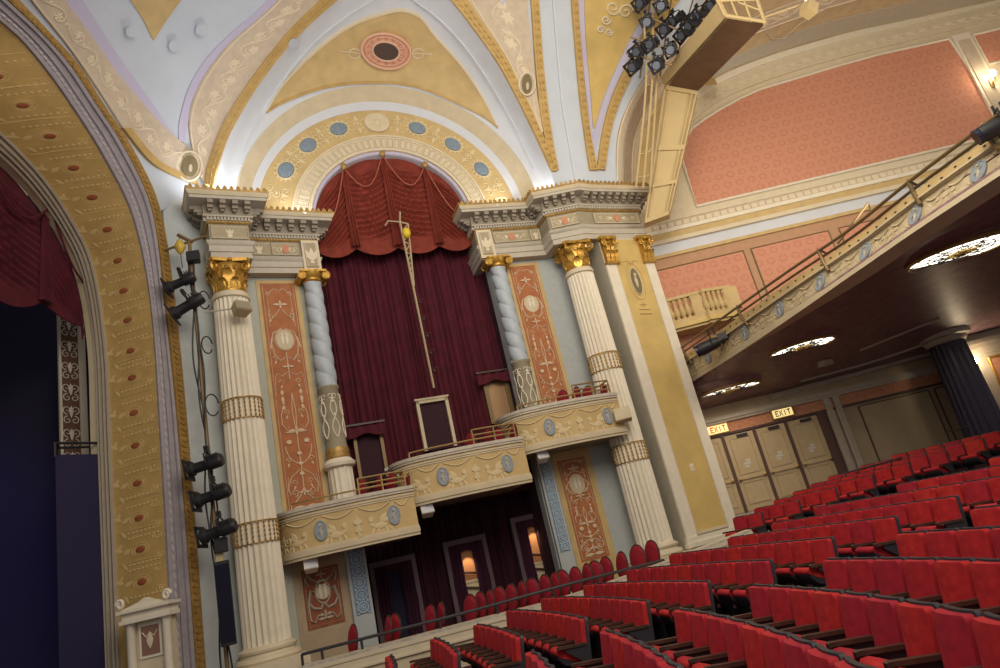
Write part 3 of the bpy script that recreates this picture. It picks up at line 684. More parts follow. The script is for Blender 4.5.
for p, q in zip(bounds, bounds[1:]):
    m_ = (p+q)/2; mb = MB(); S.ring(mb, m_, 0, .11, .09, .03, .02, 14); S.oval(mb, m_, 0, .05, .05, .02, .04, 10)
    for sg in (-1,1):
        S.leaf(mb, m_, sg*.1, sg*PI/2, .25, .12, .025, .03); S.spiral(mb, m_+.16, sg*.24, .13, 1.2, sg*PI, sg, .03, .018); S.spiral(mb, m_-.16, sg*.24, .13, 1.2, 0, -sg, .03, .018)
    mb.build('relief_ornament', 'frhi', fz)
for a in (.3, S.len-.3):
    mb = MB(); S.ring(mb, a, 0, .28, .34, .03, .02, 20)
    for k in range(9): q = 2*PI*k/9; S.leaf(mb, a, 0, q, .26, .09, .03)
    mb.build('rosette', 'frhi', fz)
S = ringstrip(4.03, 4.22, .06, .25); mb = MB(); S.band(mb, 0, 1, -.05, .04); mb.build('outer_moulding', 'white', t)
S = ringstrip(4.20, 4.50, .27, .72); mb = MB(); S.band(mb, 0, 1, -.05, .0); mb.build('cove', 'beige', t)
# ============================================================ vaulted ceiling
def dcove(z): q = max(0, min(.995, (z-10)/8.2)); return 1.35 + 9.5*(1-math.sqrt(1-q*q))
def cove_pt(x, y):
    r = ray(x, y); lo, hi = 5., 40.
    def g(t):
        p = r*t; s, d = FB.inv(p); return d - dcove(p.z)
    for _ in range(60):
        m = (lo+hi)/2
        if g(m) > 0: lo = m
        else: hi = m
    return r*lo
R8L = [(214,188),(218,169),(231.6,131),(259,82.6),(293.6,38),(331.5,2),(362,-22)]
R8R = [(551.5,172),(534,134),(517,100),(496,62),(469,24),(450,0),(428,-22)]
r8 = [cove_pt(*p) for p in R8L] + [cove_pt(395,-34)] + [cove_pt(*p) for p in R8R[::-1]]
r8 = resample([FB.w(FB.inv(r8[0])[0]-.05, 1.35, 9.85)]+r8+[FB.w(FB.inv(r8[-1])[0]+.1, 1.35, 9.85)], 73)
r5 = circ(FB, SC, ZC, 4.48, .70, PI, 0, 73); r5 = resample([FB.w(SC-4.48,.7,9.8)]+r5+[FB.w(SC+4.48,.7,9.8)], 73)
CL = Vector((0,0,0)); BV = []
def tobvh(P):
    n = len(P); m = len(P[0]); vs = [Vector(p) for row in P for p in row]
    return (vs, [(i*m+j, i*m+j+1, (i+1)*m+j+1, (i+1)*m+j) for i in range(n-1) for j in range(m-1)])
def base_surface(P, name, m, parent):
    k = len(BV); BV.append(tobvh(P)); mb = MB(); mb.grid(P); o = mb.build(name, m, parent, smooth=180)
    return o
ceil = sempty('ceiling')
def loft(A, B, m, bulge=0.):
    out = []
    for a, b in zip(A, B):
        row = []
        for j in range(m):
            w = j/(m-1); p = a.lerp(b, w)
            if bulge: p = p + (p.normalized())*(bulge*math.sin(PI*w))
            row.append(p)
        out.append(row)
    return out
base_surface(loft(r5, r8, 14, .35), 'lunette_vault', 'white', ceil)
# vault between the proscenium arch and the left rib
XP = -7.5
PROS = [onX(x, y, XP) for x, y in [(172,305),(157,210),(145,177),(130,150),(100,104),(75,65),(45,31),(15,0),(-18,-28),(-40,-42)]]
pa = resample([onX(158,212,XP)]+PROS[2:], 40); pb = resample([cove_pt(*p) for p in [(206,190)]+R8L[1:]]+[cove_pt(395,-34)], 40)
base_surface(loft(pa, pb, 16, .5), 'stage_side_vault', 'vault', ceil)
# pendentive at the right of the rib
RE = [(617,188),(617,138),(627,107),(648,72),(690,20),(720,-20)]
ra = resample([cove_pt(*p) for p in R8R], 40); ra = [FB.w(FB.inv(ra[0])[0],1.3,9.85)]+ra
rb = resample([cove_pt(*p) for p in RE], 40); rb = [V(rb[0].x,rb[0].y,9.85)]+rb
rows = []
for a, b in zip(ra, rb):
    row = []
    for j in range(14):
        p = a.lerp(b, j/13); q = proj(p); row.append(cove_pt(*q) if (q and p.z > 10.1) else p)
    rows.append(row)
base_surface(rows, 'pendentive', 'vault', ceil)
# side-wall bay: reveal from the pendentive edge to the wall arch
WA = [(648,200),(655,150),(668,118),(690,95),(720,76),(760,60),(830,38),(920,18),(1010,-2),(1100,-20)]
wa = resample([onY(x, y, 21.4) for x, y in WA], 60)
re2 = resample([cove_pt(*p) for p in RE[:-1]]+[onY(760,-60,15.5), onY(860,-90,15), onY(1000,-110,15), onY(1150,-130,15)], 60)
base_surface(loft(re2, wa, 12, .3), 'side_bay_vault', 'tan', ceil)
allv = []; allf = []
for vs, fs in BV: o = len(allv); allv += vs; allf += [tuple(i+o for i in f) for f in fs]
TREE = BVHTree.FromPolygons(allv, allf)
def drape(x, y, h=0.):
    r = ray(x, y).normalized(); hit, n, i, d = TREE.ray_cast(Vector((0,0,0)), r)
    if hit is None:
        p = cove_pt(x, y); return p
    if n.dot(r) > 0: n = -n
    return hit + n*h
def dcurve(pts, n=40): return [drape(p.x, p.y) for p in resample([Vector((x,y,0)) for x, y in pts], n)]
def dstrip(A, B, n=40): return Strip(dcurve(A, n), dcurve(B, n), n, smooth=False)
def dpatch(A, B, n, m, h, name, mt, th=.04):
    """raised patch between two traced edges lying on the vault"""
    A = resample([Vector((x,y,0)) for x, y in A], n); B = resample([Vector((x,y,0)) for x, y in B], n)
    P = []; Q = []
    for a, b in zip(A, B):
        P.append([drape(*a.lerp(b, j/(m-1)).to_2d(), h) for j in range(m)]); Q.append([drape(*a.lerp(b, j/(m-1)).to_2d(), h-th) for j in range(m)])
    mb = MB(); mb.slab(P, Q); return mb.build(name, mt, ceil, smooth=60)
R9L = [(206,186),(209,165),(223,124),(252,76),(287,31),(318,0),(345,-26)]
R9R = [(556.5,172),(541,134),(525,98),(505,58),(480,20),(464,-4),(448,-24)]
def gold_rib(A, B, name='rib_moulding'):
    S = dstrip(A, B, 50); mb = MB(); S.band(mb, 0, 1, -.03, .10); o = mb.build(name, 'gold', ceil)
    mb = MB(); n = int(S.len/.22)
    for i in range(n):
        a = (i+.5)*S.len/n; w = S.width(S.t_of(a))*.5
        S.leaf(mb, a-.08, -w*.25, 0, .16, w*.5, .12, .03); S.oval(mb, a, w*.45, .05, w*.2, .12, .03, 8)
    mb.build('leaf_moulding', 'gold', o); return S
gold_rib(R8L, R9L); gold_rib(R8R, R9R)
# relief bands with curling leaves
def leaf_band(A, B, lavA=None, n=60, step=.5, name='relief_band'):
    S = dstrip(A, B, n); mb = MB(); S.band(mb, 0, 1, .0, .05, m=3); o = mb.build(name, 'relief', ceil)
    mb = MB(); k = max(2, int(S.len/step)); q = k*10
    S.line(mb, [(S.len*i/q, S.width(S.t_of(S.len*i/q))*.20*math.sin(PI*i/10)) for i in range(q+1)], .05, .022)
    for i in range(k):
        a = (i+.5)*S.len/k; w = S.width(S.t_of(a)); sg = -1 if i%2 else 1
        if w < .25: continue
        r_ = min(step*.40, w*.26); c_ = -sg*w*.08
        S.spiral(mb, a, c_, r_, 1.0, sg*PI/2, sg, .05, .022)
        for j in range(6): S.leaf(mb, a, c_, j*1.05+.4, r_*.75, r_*.42, .045, .03)
        for j in (-1,0,1): S.leaf(mb, a+step*.5+j*.07, sg*w*.16*(.3+abs(j)*.4), -sg*(.9+j*.5), r_*.7, r_*.34, .045, .03)
    S.line(mb, [(S.len*i/50, -S.width(S.t_of(S.len*i/50))*.44) for i in range(51)], .05, .025)
    mb.build('leaf_relief', 'reliefhi', o); return S
# left rib band, proscenium band
bl = [(196,170),(188,120),(200,82),(226,46),(262,14),(282,-6),(300,-24)]
leaf_band(bl, R9L)
dpatch([(178,140),(179,120),(191,82),(217,46),(253,14),(273,-6),(290,-24)], [(184,143),(188,120),(200,82),(226,46),(262,14),(282,-6),(300,-24)], 40, 3, .03, 'lavender_border', 'lavender')
pin = [(186,178),(150,160),(128,138),(98,92),(68,48),(38,10),(20,-14)]
pout = [(190,150),(164,128),(142,104),(114,70),(88,32),(64,0),(48,-24)]
leaf_band(pin, pout)
dpatch([(178,140),(166,124),(148,98),(122,62),(98,25),(80,-4),(66,-26)], [(184,147),(164,129),(142,104),(114,70),(88,32),(64,0),(48,-24)], 40, 3, .03, 'lavender_border', 'lavender')
S = dstrip([(198,186),(168,174),(146,160),(120,128)], [(197,180),(168,168),(150,155),(128,128)], 30); mb = MB(); S.band(mb, 0, 1, -.02, .10); mb.build('rib_moulding', 'gold', ceil)
dpatch([(126,-6),(134,6),(143,20),(152,39)], [(185,-6),(174,8),(163,24),(153,40)], 10, 6, .03, 'golden_field', 'goldlite')
def plane_at(x, y, h=0.):
    r = ray(x, y).normalized(); hit, n, i, d = TREE.ray_cast(Vector((0,0,0)), r)
    if hit is None: hit = cove_pt(x, y); n = -r
    if n.dot(r) > 0: n = -n
    return hit, n
def on_plane(pl, x, y, h):
    c, n = pl; r = ray(x, y); return r*((c+n*h).dot(n)/r.dot(n))
def disc(x, y, rp, name, m, h=.04, th=.05, squash=1.0, parent=None, tilt=0.):
    pl = plane_at(x, y); n = 26; q = []
    for i in range(n):
        a = rp*math.cos(2*PI*i/n); b = rp*squash*math.sin(2*PI*i/n); q.append((x+a*math.cos(tilt)-b*math.sin(tilt), y+a*math.sin(tilt)+b*math.cos(tilt)))
    top = [on_plane(pl, *p, h+th) for p in q]; base = [on_plane(pl, *p, h-.10) for p in q]
    mb = MB(); mb.add([tuple(p) for p in top+base], [tuple(range(n)), tuple(range(n,2*n))[::-1]]+[(i,(i+1)%n,n+(i+1)%n,n+i) for i in range(n)])
    return mb.build(name, m, parent or ceil)
for x, y in ((131,32),(201,30),(174,46),(294,44)): disc(x, y, 5.5, 'sprinkler_rose', 'vault')
# oval cameo where the bands meet
t2 = disc(189, 166, 13, 'cameo_surround', 'relief', .06, .06, 1.15); t3 = disc(190, 166, 8, 'cameo', 'cameo', .14, .03, 1.35, t2); disc(190.5, 168, 1.9, 'figure_relief', 'relief', .16, .03, 2.1, t3)
for cx_, cy_, a_, b_ in ((189,166,12.5,14.5),(527,84,8,11)):
    pl_ = plane_at(cx_, cy_); mb = MB(); mb.tube([on_plane(pl_, cx_+a_*math.cos(q), cy_+b_*math.sin(q), .13) for q in [2*PI*i/30 for i in range(30)]], .035, 6, True); mb.build('cameo_ring', 'reliefhi', ceil)
# crescent with the oculus
CU = [(265,111),(283,82.6),(317.7,48),(352,24),(386.6,12),(404,10),(421,17),(434,34),(462,65.4),(482.6,96.4),(497,126)]
CD = [(266,111.5),(283,101.6),(317.7,88.8),(352,83),(386.6,82.5),(404,84),(421,88),(440,95),(469,108.5),(485,117),(498,127.4)]
dpatch(CU, CD, 40, 10, .03, 'golden_field', 'goldlite')
S = dstrip([(x, y-1.5) for x, y in CU], [(x, y+1.2) for x, y in CU], 60); mb = MB(); S.band(mb, 0, 1, .0, .06); mb.build('field_moulding', 'reliefhi', ceil)
S = dstrip([(x, y-1.2) for x, y in CD], [(x, y+1.2) for x, y in CD], 60); mb = MB(); S.band(mb, 0, 1, .0, .06); mb.build('field_moulding', 'gold', ceil)
for G in ([(240,165),(249,141),(276,89.5),(311,45),(345,17),(369,2),(390,-12)], [(534,169),(517,131),(496,93),(469,51.7),(441,20.7),(414,0),(400,-12)], [(553,-20),(553,0),(557,50),(562,103),(569,145),(575.6,182.5)]):
    S = dstrip([(x-.9,y) for x, y in G], [(x+.9,y) for x, y in G], 50); mb = MB(); S.band(mb, 0, 1, .0, .05); mb.build('bead_moulding', 'white', ceil)
oc = disc(386, 51, 26, 'oculus', 'terra', .05, .10, .70, None, .12); o2 = disc(386, 51.5, 12.5, 'grille', 'darkoval', .14, .04, .78, oc, .1)  # the dark inner disc stands for the shade in the oculus hole
OPL = plane_at(386, 51)
mb = MB()
for rp, rr in ((24.5,.04),(20,.02),(13.5,.04)):
    mb.tube([on_plane(OPL, 386+rp*math.cos(q), 51.3+rp*.71*math.sin(q)+rp*.1*math.cos(q), .16) for q in [2*PI*i/40 for i in range(40)]], rr, 6, True)
for k in range(14):
    q = 2*PI*k/14; mb.tube([on_plane(OPL, 386+17*math.cos(q)+1.8*math.cos(w), 51.3+12*math.sin(q)+1.4*math.sin(w)+1.7*math.cos(q), .16) for w in [i*1.05 for i in range(6)]], .016, 4, True)
mb.build('ring_relief', mat('salmon_relief', (.68,.42,.30), .65), oc)
mb = MB()
for sg in (-1,1): mb.tube([drape(386+sg*(26+6+6*math.cos(q)), 53+5*math.sin(q), .05) for q in [i*.45 for i in range(14)]], .018, 4); mb.tube([drape(386+sg*26, 53, .05), drape(386+sg*46, 52+sg*1.5, .05)], .015, 4)
mb.build('scroll_relief', 'reliefhi', oc)
# right of the rib: relief triangle, gold strips, golden triangle with lavender border
G2a = [(526,-24),(530,0),(534,60),(539,110),(546,150),(550,170)]; G2b = [(534,-24),(537.7,0),(542,60),(547.5,110),(553.5,150),(558,170)]
leaf_band([(448,-24),(464,-4),(480,20),(505,58),(525,98),(541,133)], [(522,-22),(526,-4),(528,20),(532,58),(537,98),(543.6,133)], step=.8)
gold_rib(G2a, G2b)
dpatch([(494,-24),(496,-10),(501,6)], [(512,-24),(510,-10),(502,8)], 8, 4, .06, 'lavender_border', 'lavender')
t2 = disc(527, 84, 8, 'cameo_surround', 'relief', .06, .06, 1.35); t3 = disc(527, 84, 5.2, 'cameo', 'cameo', .12, .03, 1.9, t2); disc(527.5, 86, 1.5, 'figure_relief', 'relief', .15, .03, 2.6, t3)
gold_rib([(569,-24),(570.5,0),(574,45),(579,100),(585,145),(589,171)], [(575.5,-24),(577,0),(580,45),(585,100),(591,143),(597,171)])
dpatch([(577,-24),(578,0),(581,45),(586.5,100),(592,150)], [(582.5,-24),(583,0),(585.5,45),(590,95),(594,152)], 30, 3, .03, 'lavender_border', 'lavender')
gt = dpatch([(583.5,-24),(584,0),(586,45),(590,90),(593,128)], [(668,-24),(652,0),(628,42),(606,90),(594,129)], 30, 10, .03, 'golden_field', 'panelgold')
dpatch([(670,-24),(653,0),(629,42),(607,90),(594.5,130),(593,152)], [(680,-24),(661,2),(635,45),(612,92),(600,130),(594.5,152)], 30, 3, .03, 'lavender_border', 'lavender')
gold_rib([(682,-24),(662,2),(636,46),(613,93),(602,130),(596,170)], [(694,-20),(672,8),(644,52),(621,97),(610,132),(604,171)])
mb = MB()
for cx, cy, r_, sg in ((612,8,8,1),(625,12,8,-1),(605,20,5,1),(600,30,4,-1),(608,32,4,1)):
    mb.tube([drape(cx+r_*(1-.85*i/18)*math.cos(sg*i*.5), cy+r_*(1-.85*i/18)*math.sin(sg*i*.5), .06) for i in range(19)], .03, 5)
mb.build('scroll_relief', 'reliefhi', gt)
# bands on the reveal of the side bay
def pl(o): return [(617+o*36, 186+o*4),(618+o*38,140+o*12),(628+o*40,107+o*14),(648+o*40,74+o*20),(688+o*34,24+o*70)]
for a, b, m, nm in ((.0,.14,'ivory','pale_band'),(.16,.34,'relief','relief_band'),(.40,.52,'cream','plain_band'),(.60,.86,'goldlite','golden_band')):
    dpatch(pl(a), pl(b), 30, 4, .03, nm, m)

dpatch([(690,92),(720,73),(760,57),(830,35),(920,15),(1012,-6)], [(688,84),(718,64),(758,46),(828,22),(918,0),(1010,-24)], 40, 4, .03, 'grey_band', 'stone')
leaf_band([(684,74),(715,52),(755,33),(826,8),(905,-14)], [(680,62),(711,38),(752,18),(822,-8),(900,-30)], step=.7)
mb = MB(); mb.tube([drape(*p, .05) for p in ((700,45),(730,32),(765,26),(800,8))], .03, 5); mb.tube([drape(*p, .05) for p in ((765,30),(772,38),(784,37),(800,22),(830,4))], .03, 5); mb.build('scroll_relief', 'relief', ceil)
# ============================================================ proscenium arch and the stage
TAU = [-2+9*i/24 for i in range(25)] + [7+i*1.45/46 for i in range(1,47)]
def tau_of(p): return p.z if p.z < 7 else 7+math.atan2(p.z-7, p.y-5.5)
def pcurve(pts, X, bottom=-2.05):
    """jamb and arch in the plane x = X, sampled at matching heights on the jamb and matching angles on the arch"""
    q = [onX(x, y, X) for x, y in pts]; lo = [V(X, q[0].y, bottom), V(X, q[0].y, (bottom+q[0].z)/2)]
    e = q[-1]; e2 = e+(q[-1]-q[-2]).normalized()*1.5; D = resample(lo+q+[e2, V(X, e2.y-2.2, e2.z+.15), V(X, e2.y-5, e2.z+.1)], 600); out = []; j = 0
    T = [tau_of(p) for p in D]
    for t in TAU:
        while j < len(D)-2 and T[j+1] < t: j += 1
        k = (t-T[j])/max(1e-6, T[j+1]-T[j]); out.append(D[j].lerp(D[j+1], max(0, min(1, k))))
    return out
P_OUT = pcurve([(202,668),(186,450),(172,305),(157,210),(130,150),(100,104),(75,65),(45,31),(15,0)], -7.5)
P_ROPE = pcurve([(193,668),(177,450),(163,305),(149,210),(121,148),(92,103),(66,64),(36,30),(4,0)], -7.56)
P_LIL = pcurve([(172,668),(160,450),(150,305),(132,218),(104,160),(75,113),(47,73),(20,40),(0,22),(-20,5)], -7.75)
P_BAND = pcurve([(121,668),(112,450),(107,345),(94,265),(72,218),(45,178),(15,145),(0,131),(-30,106)], -8.95)
P_IN = pcurve([(107,668),(99,450),(95,345),(83,275),(60,226),(33,189),(5,160),(-20,140)], -9.25)
t = thing('proscenium_arch', V(-8.3,14.2,-2), 'golden proscenium arch with red ovals framing the dark stage', 'proscenium arch')
S = Strip(P_OUT, P_ROPE, 71, smooth=False); mb = MB(); S.band(mb, 0, 1, -.15, .10); o = mb.build('gold_moulding', 'giltdull', t)
mb = MB(); n = int(S.len/.13)
for i in range(n):
    a = (i+.5)*S.len/n; S.oval(mb, a, 0, .045, S.width(.5)*.3, .09, .03, 8)
mb.build('rope_carving', 'giltdull', o)
S = Strip(P_ROPE, P_LIL, 71, smooth=False); mb = MB(); S.band(mb, 0, 1, -.1, .02); S.band(mb, .0, .18, 0, .08); S.band(mb, .42, .52, 0, .06); S.band(mb, .84, 1, 0, .07); o = mb.build('grey_moulding', mat('lilac_grey_paint', (.36,.33,.36), .6, noise=.15, nscale=6), t)
mb = MB(); n = 560
mb.tube([S.W(i/(n-1), .68, .015) for i in range(n)], [.012+.03*abs(math.sin(i*PI/4)) for i in range(n)], 5)
mb.build('bead_moulding', mat('lilac_bead', (.47,.44,.46), .6), o)
S = Strip(P_LIL, P_BAND, 71, smooth=False); mb = MB(); S.band(mb, 0, 1, -.15, .0, m=4); bd = mb.build('golden_band', 'gold', t)
ov = [(150,611),(148,582),(146,550),(144,517),(142,481),(140,446),(138,412),(136,379),(134,349),(132,321),(131,290),(123,258),(111,227),(95,196),(75,166),(49,137),(22,105),(-6,78)]
mbf = MB(); M['scrollgold'] = mat('pale_gold_scrollwork', (.66,.49,.22), .6)
for x, y in ov[1:]:
    best = min(range(len(S.C)*4), key=lambda i: (Vector(proj(S.W(i/(len(S.C)*4-1), .5)))-Vector((x,y))).length)
    a = S.L[min(best//4, S.n-1)] + 0; a = S.t_of; tt = best/(len(S.C)*4-1); i = min(int(tt*(S.n-1)), S.n-2); a = S.L[i]+(S.L[i+1]-S.L[i])*(tt*(S.n-1)-i)
    w = S.width(tt); mb = MB(); S.oval(mb, a, w*.0, .058, .105, .0, .02, 18, dome=.02); md = mb.build('oval_medallion', 'ovalred', bd)
    mb = MB(); S.ring(mb, a, 0, .09, .155, .004, .008, 22); mb.build('ring', 'scrollgold', md); S.ring(mbf, a, 0, .13, .22, .004, .006, 24)
    S.line(mbf, [(a+.42,-w*.46),(a+.44,0),(a+.42,w*.46)], .004, .008)
    for sg in (-1,1):
        for q in range(8): S.leaf(mbf, a+sg*.27, -w*.40+q*w*.085, PI/2, .085, .05, .003, .012)
    for sg in (-1,1):
        S.leaf(mbf, a+sg*.03, w*.36, sg*1.2, .24, .10, .003, .012); S.leaf(mbf, a+sg*.2, w*.38, sg*PI*.8, .2, .08, .003, .012)
        for q in range(4): S.spiral(mbf, a+sg*.2, -w*(.30+.05*q), .07, 1.0, q, sg, .004, .006)
mbf.build('painted_scrollwork', 'scrollgold', bd)
S = Strip(P_BAND, P_IN, 71, smooth=False); mb = MB(); S.band(mb, 0, 1, -.2, .0); S.band(mb, 0, .15, 0, .07); S.band(mb, .3, .45, 0, .06); S.band(mb, .6, .7, 0, .09); S.band(mb, .85, 1, 0, .05); o = mb.build('inner_moulding', mat('grey_beige_paint', (.47,.41,.32), .6, noise=.1), t)
P_BACK = [V(-9.45, p.y+.02, p.z) for p in P_IN]
S = Strip(P_IN, P_BACK, 71, smooth=False); mb = MB(); S.band(mb, 0, 1, -.1, 0); mb.build('inner_reveal', 'beige', t)
# little aedicule at the foot of the golden band
SB = Strip(P_LIL, P_BAND, 71, smooth=False)
t = thing('aedicule', onX(152, 668, -8.1)+V(0,0,-.6), 'small white niche with columns at the foot of the golden band', 'niche')

pL = onY(131, 640, 13.78); pR = onY(178, 640, 13.78); FA = Frame((pL.x, pL.y), (pR.x, pR.y)); Wd = FA.L; zt = FA.px(150, 600)[1]
mb = MB(FA); mb.box(.06, Wd-.06, -.1, .10, -2, zt-.3); bk = mb.build('niche_back', 'cream', t)
for a in (.02, Wd-.2):
    mb = MB(FA); p = FA.w(a+.09, .17, 0); mb.T = None; mb.lathe([(.10,-2),(.085,-1.9),(.085,zt-.4),(.11,zt-.36)], p.x, p.y, 14); mb.build('colonnette', 'ivory', t)
mb = MB(FA); mb.box(-.03, Wd+.03, -.1, .32, zt-.36, zt-.28); mb.box(-.0, Wd, -.1, .28, zt-.28, zt-.16); mb.box(-.06, Wd+.06, -.1, .36, zt-.16, zt-.1)
mb.prism([(-.05,zt-.1),(Wd+.05,zt-.1),(Wd*.62,zt),(Wd*.5,zt+.06),(Wd*.38,zt)], .1, .28, 'y')
for sg in (0,1): mb.tube([(sg*Wd+(.08 if sg else -.08)*math.cos(i*.6)*(1-.05*i), .3, zt+.02+.1*math.sin(i*.6)*(1-.05*i)) for i in range(14)], .035, 6)
mb.build('pediment', 'ivory', t)
mb = MB(FA); mb.box(.24, Wd-.24, .1, .13, zt-1.05, zt-.42); mb.build('picture_frame', 'ivory', t)
mb = MB(FA); mb.box(.29, Wd-.29, .13, .14, zt-1.0, zt-.47); pic = mb.build('tinted_panel', mat('brown_pink_panel', (.26,.14,.10), .6), t)
SS = Strip([FA.w(.29,.14,zt-.47), FA.w(.29,.14,zt-1.0)], [FA.w(Wd-.29,.14,zt-.47), FA.w(Wd-.29,.14,zt-1.0)], 10)
mb = MB(); SS.leaf(mb, .12, 0, 0, .3, .14, .01); SS.line(mb, [(.1,-.15),(.2,-.08),(.12,0),(.2,.08),(.1,.15)], .01, .012); mb.build('relief_ornament', 'reliefhi', pic)
# stage interior
mb = MB(); mb.box(-16, -15.8, 2, 18, -2.5, 12); struct(mb.build('wall_stage_back', 'stagedark'))
mb = MB(); mb.box(-16, -9.3, 15.7, 15.9, -2.5, 12); struct(mb.build('wall_stage_left', 'stagedark'))
mb = MB(); mb.box(-16, -7.9, 2, 14.6, -2.2, -1.55); struct(mb.build('floor_stage', 'stagedark'))
mb = MB(); mb.box(-16, -9.9, 2, 14.9, 12, 12.2); struct(mb.build('ceiling_stage', 'stagedark'))
# carved strip at the stage portal, and the scrim-covered tower
FV = Frame((-10.4, 13.72), (-9.4, 13.95))
def legstrip(): 
    t = thing('portal_strip', V(-10.25,14.2,-1.55), 'brown portal strip with pale arabesques under the stage valance', 'panel')
    zt = onX(66,310,-10.2).z; zb = -1.5; a, c = onX(60,380,-10.35), onX(80,380,-10.15)
    S = Strip([V(-10.35, a.y, zt), V(-10.35, a.y, zb)], [V(-10.15, c.y, zt), V(-10.15, c.y, zb)], 40)
    mb = MB(); S.band(mb, 0, 1, -.06, 0, n=2); f = mb.build('field', mat('umber_paint', (.10,.045,.03), .7), t)
    mb = MB(); S.band(mb, -.06, .06, -.03, .03, n=2); S.band(mb, .94, 1.3, -.03, .03, n=2); mb.build('edging', 'stone', t)
    mb = MB(); w = S.width(.5)
    for i in range(int(S.len/.55)):
        a = .3+i*.55
        for sg in (-1,1): S.spiral(mb, a, sg*w*.2, .11, 1.2, 0, sg, .01, .014); S.spiral(mb, a+.25, sg*w*.18, .1, 1.2, PI, -sg, .01, .014)
        S.leaf(mb, a-.1, 0, 0, .3, .1, .01)
    mb.build('arabesque', 'stone', f)
legstrip()
p1 = onX(103,443,-9.2)
t = thing('scrim_tower', V(-9.6,13.4,-1.55), 'dark gauze covered speaker tower just inside the stage opening', 'speaker tower')
z1 = p1.z
pR = onX(103,443,-9.2); pL = onX(55,448,-9.7); q = [V(pL.x, pL.y, 0), V(pR.x, pR.y, 0), V(pR.x-.25, pR.y+.2, 0), V(pL.x-.2, pL.y+.4, 0)]
mb = MB(); mb.prism([(a.x,a.y) for a in q], -1.55, z1-.25); mb.build('gauze_cover', 'scrim', t)
mb = MB()
for a, b in zip(q, q[1:]+q[:1]): mb.tube([(a.x,a.y,z1),(b.x,b.y,z1)], .03, 6); mb.tube([(a.x,a.y,z1-.3),(a.x,a.y,z1)], .03, 6)
mb.build('top_frame', 'black', t)
# ---- cloth helpers
def swag(mb, p0, p1, drop, n=18, m=12, depth=.25, nrm=V(0,-1,0), top=None, folds=5):
    """draped swag between two fixings; top(t) gives the height of its upper edge above the chord"""
    g = []
    for i in range(n+1):
        t = i/n; base = p0.lerp(p1, t); up = top(t) if top else 0; row = []
        for j in range(m+1):
            v = j/m; sag = 4*t*(1-t)
            z = base.z + up*(1-v) - v*drop*(.25+.75*sag)
            bulge = depth*math.sin(PI*min(1, v*.9+.05))*(.35+.65*sag) + .045*math.sin(v*folds*2*PI)*(.3+.7*sag)
            row.append(V(base.x, base.y, z) + nrm*bulge)
        g.append(row)
    back = [[p-nrm*.03 for p in row] for row in g]; mb.slab(g, back)
def tail(mb, p, w0, w1, L, nrm, tan, n=8):
    g = []
    for i in range(n+1):
        v = i/n; row = []
        for j in range(13):
            q = j/12-.5; ww = w0+(w1-w0)*v
            row.append(p + tan*(q*ww) + V(0,0,-L*v-abs(q)*.0) + nrm*(.12+.05*math.cos(q*20)*(.4+v)))
        g.append(row)
    mb.slab(g, [[p_-nrm*.03 for p_ in row] for row in g])
def tassel_tie(mb, p, r=.1):
    mb.ball((p.x,p.y,p.z), r, r*.6, r*1.15, 12, 8)
# stage valance
t = thing('stage_valance', V(-9.6,12.5,6.2), 'burgundy swagged valance with gold tie medallions across the stage opening', 'curtain')
NX = V(1,0,0)
def draped(mb, base, ztop, zbot, n, m, nrm, pitch=.15, amp=.05, bulge=.18, u=.55):
    """festoon between two ties: base(t) gives the plan point, ztop/zbot the edges; folds hang in U-shaped curves"""
    g = []
    for i in range(n+1):
        t = i/n; sag = 4*t*(1-t); b = base(t); z0, z1 = ztop(t), zbot(t); row = []
        for j in range(m+1):
            v = j/m; z = z0+(z1-z0)*v; env = min(1, max(0, (v-.10)/.08))*min(1, max(0, (.88-v)/.08))
            ph = (z0-z - u*sag*(1-.6*v))/pitch
            row.append(V(b.x, b.y, z) + nrm*(bulge*sag*(.4+.6*math.sin(PI*min(1, v+.1))) + amp*math.sin(2*PI*ph)*env*(.35+.65*sag) + .03*math.sin(PI*v)))
        g.append(row)
    mb.slab(g, [[p-nrm*.03 for p in row] for row in g])
XV = -9.52
ta, tb, tc, td = onX(-40,120,XV), onX(41,209,XV), onX(78,289,XV), onX(82,300,XV)
def arch_z(y):
    c = sorted((p.y, p.z) for p in P_IN if p.z > 6.5); return interp(c, min(y, c[-1][0]))
def zpx(x, y): return onX(x, y, XV).z
for (y0, y1, zb0, zb1, dip) in ((ta.y, tb.y, zpx(-40,262), zpx(43,302), .45), (tb.y, td.y, zpx(43,302), zpx(82,326), .12)):
    mb = MB(); draped(mb, lambda t: V(XV, y0+(y1-y0)*t, 0), lambda t: min(arch_z(y0+(y1-y0)*t)+.05, 9.9), lambda t: zb0+(zb1-zb0)*t-dip*4*t*(1-t), 170, 80, NX, .20, .045, .08, .6 if dip > .2 else .25); mb.build('swag', 'velvet', t, smooth=80)
mb = MB(); tail(mb, tb+V(0,0,.0), .16, .34, tb.z-zpx(43,303), NX, V(0,1,0)); mb.build('tail', 'velvet', t)
for p in (tb, tc):
    mb = MB(); q = p+NX*.26; mb.ball((q.x,q.y,q.z), .06, .10, .15, 12, 8); mb.build('tie_medallion', 'giltdull', t)
mb = MB()
for a, b in ((ta, tb), (tb, tc)): mb.tube([a.lerp(b, i/16)+NX*.24+V(0,0,-(1.1 if a is ta else .35)*math.sin(PI*i/16)) for i in range(17)], .025, 6)
mb.build('cord', 'velvet', t)
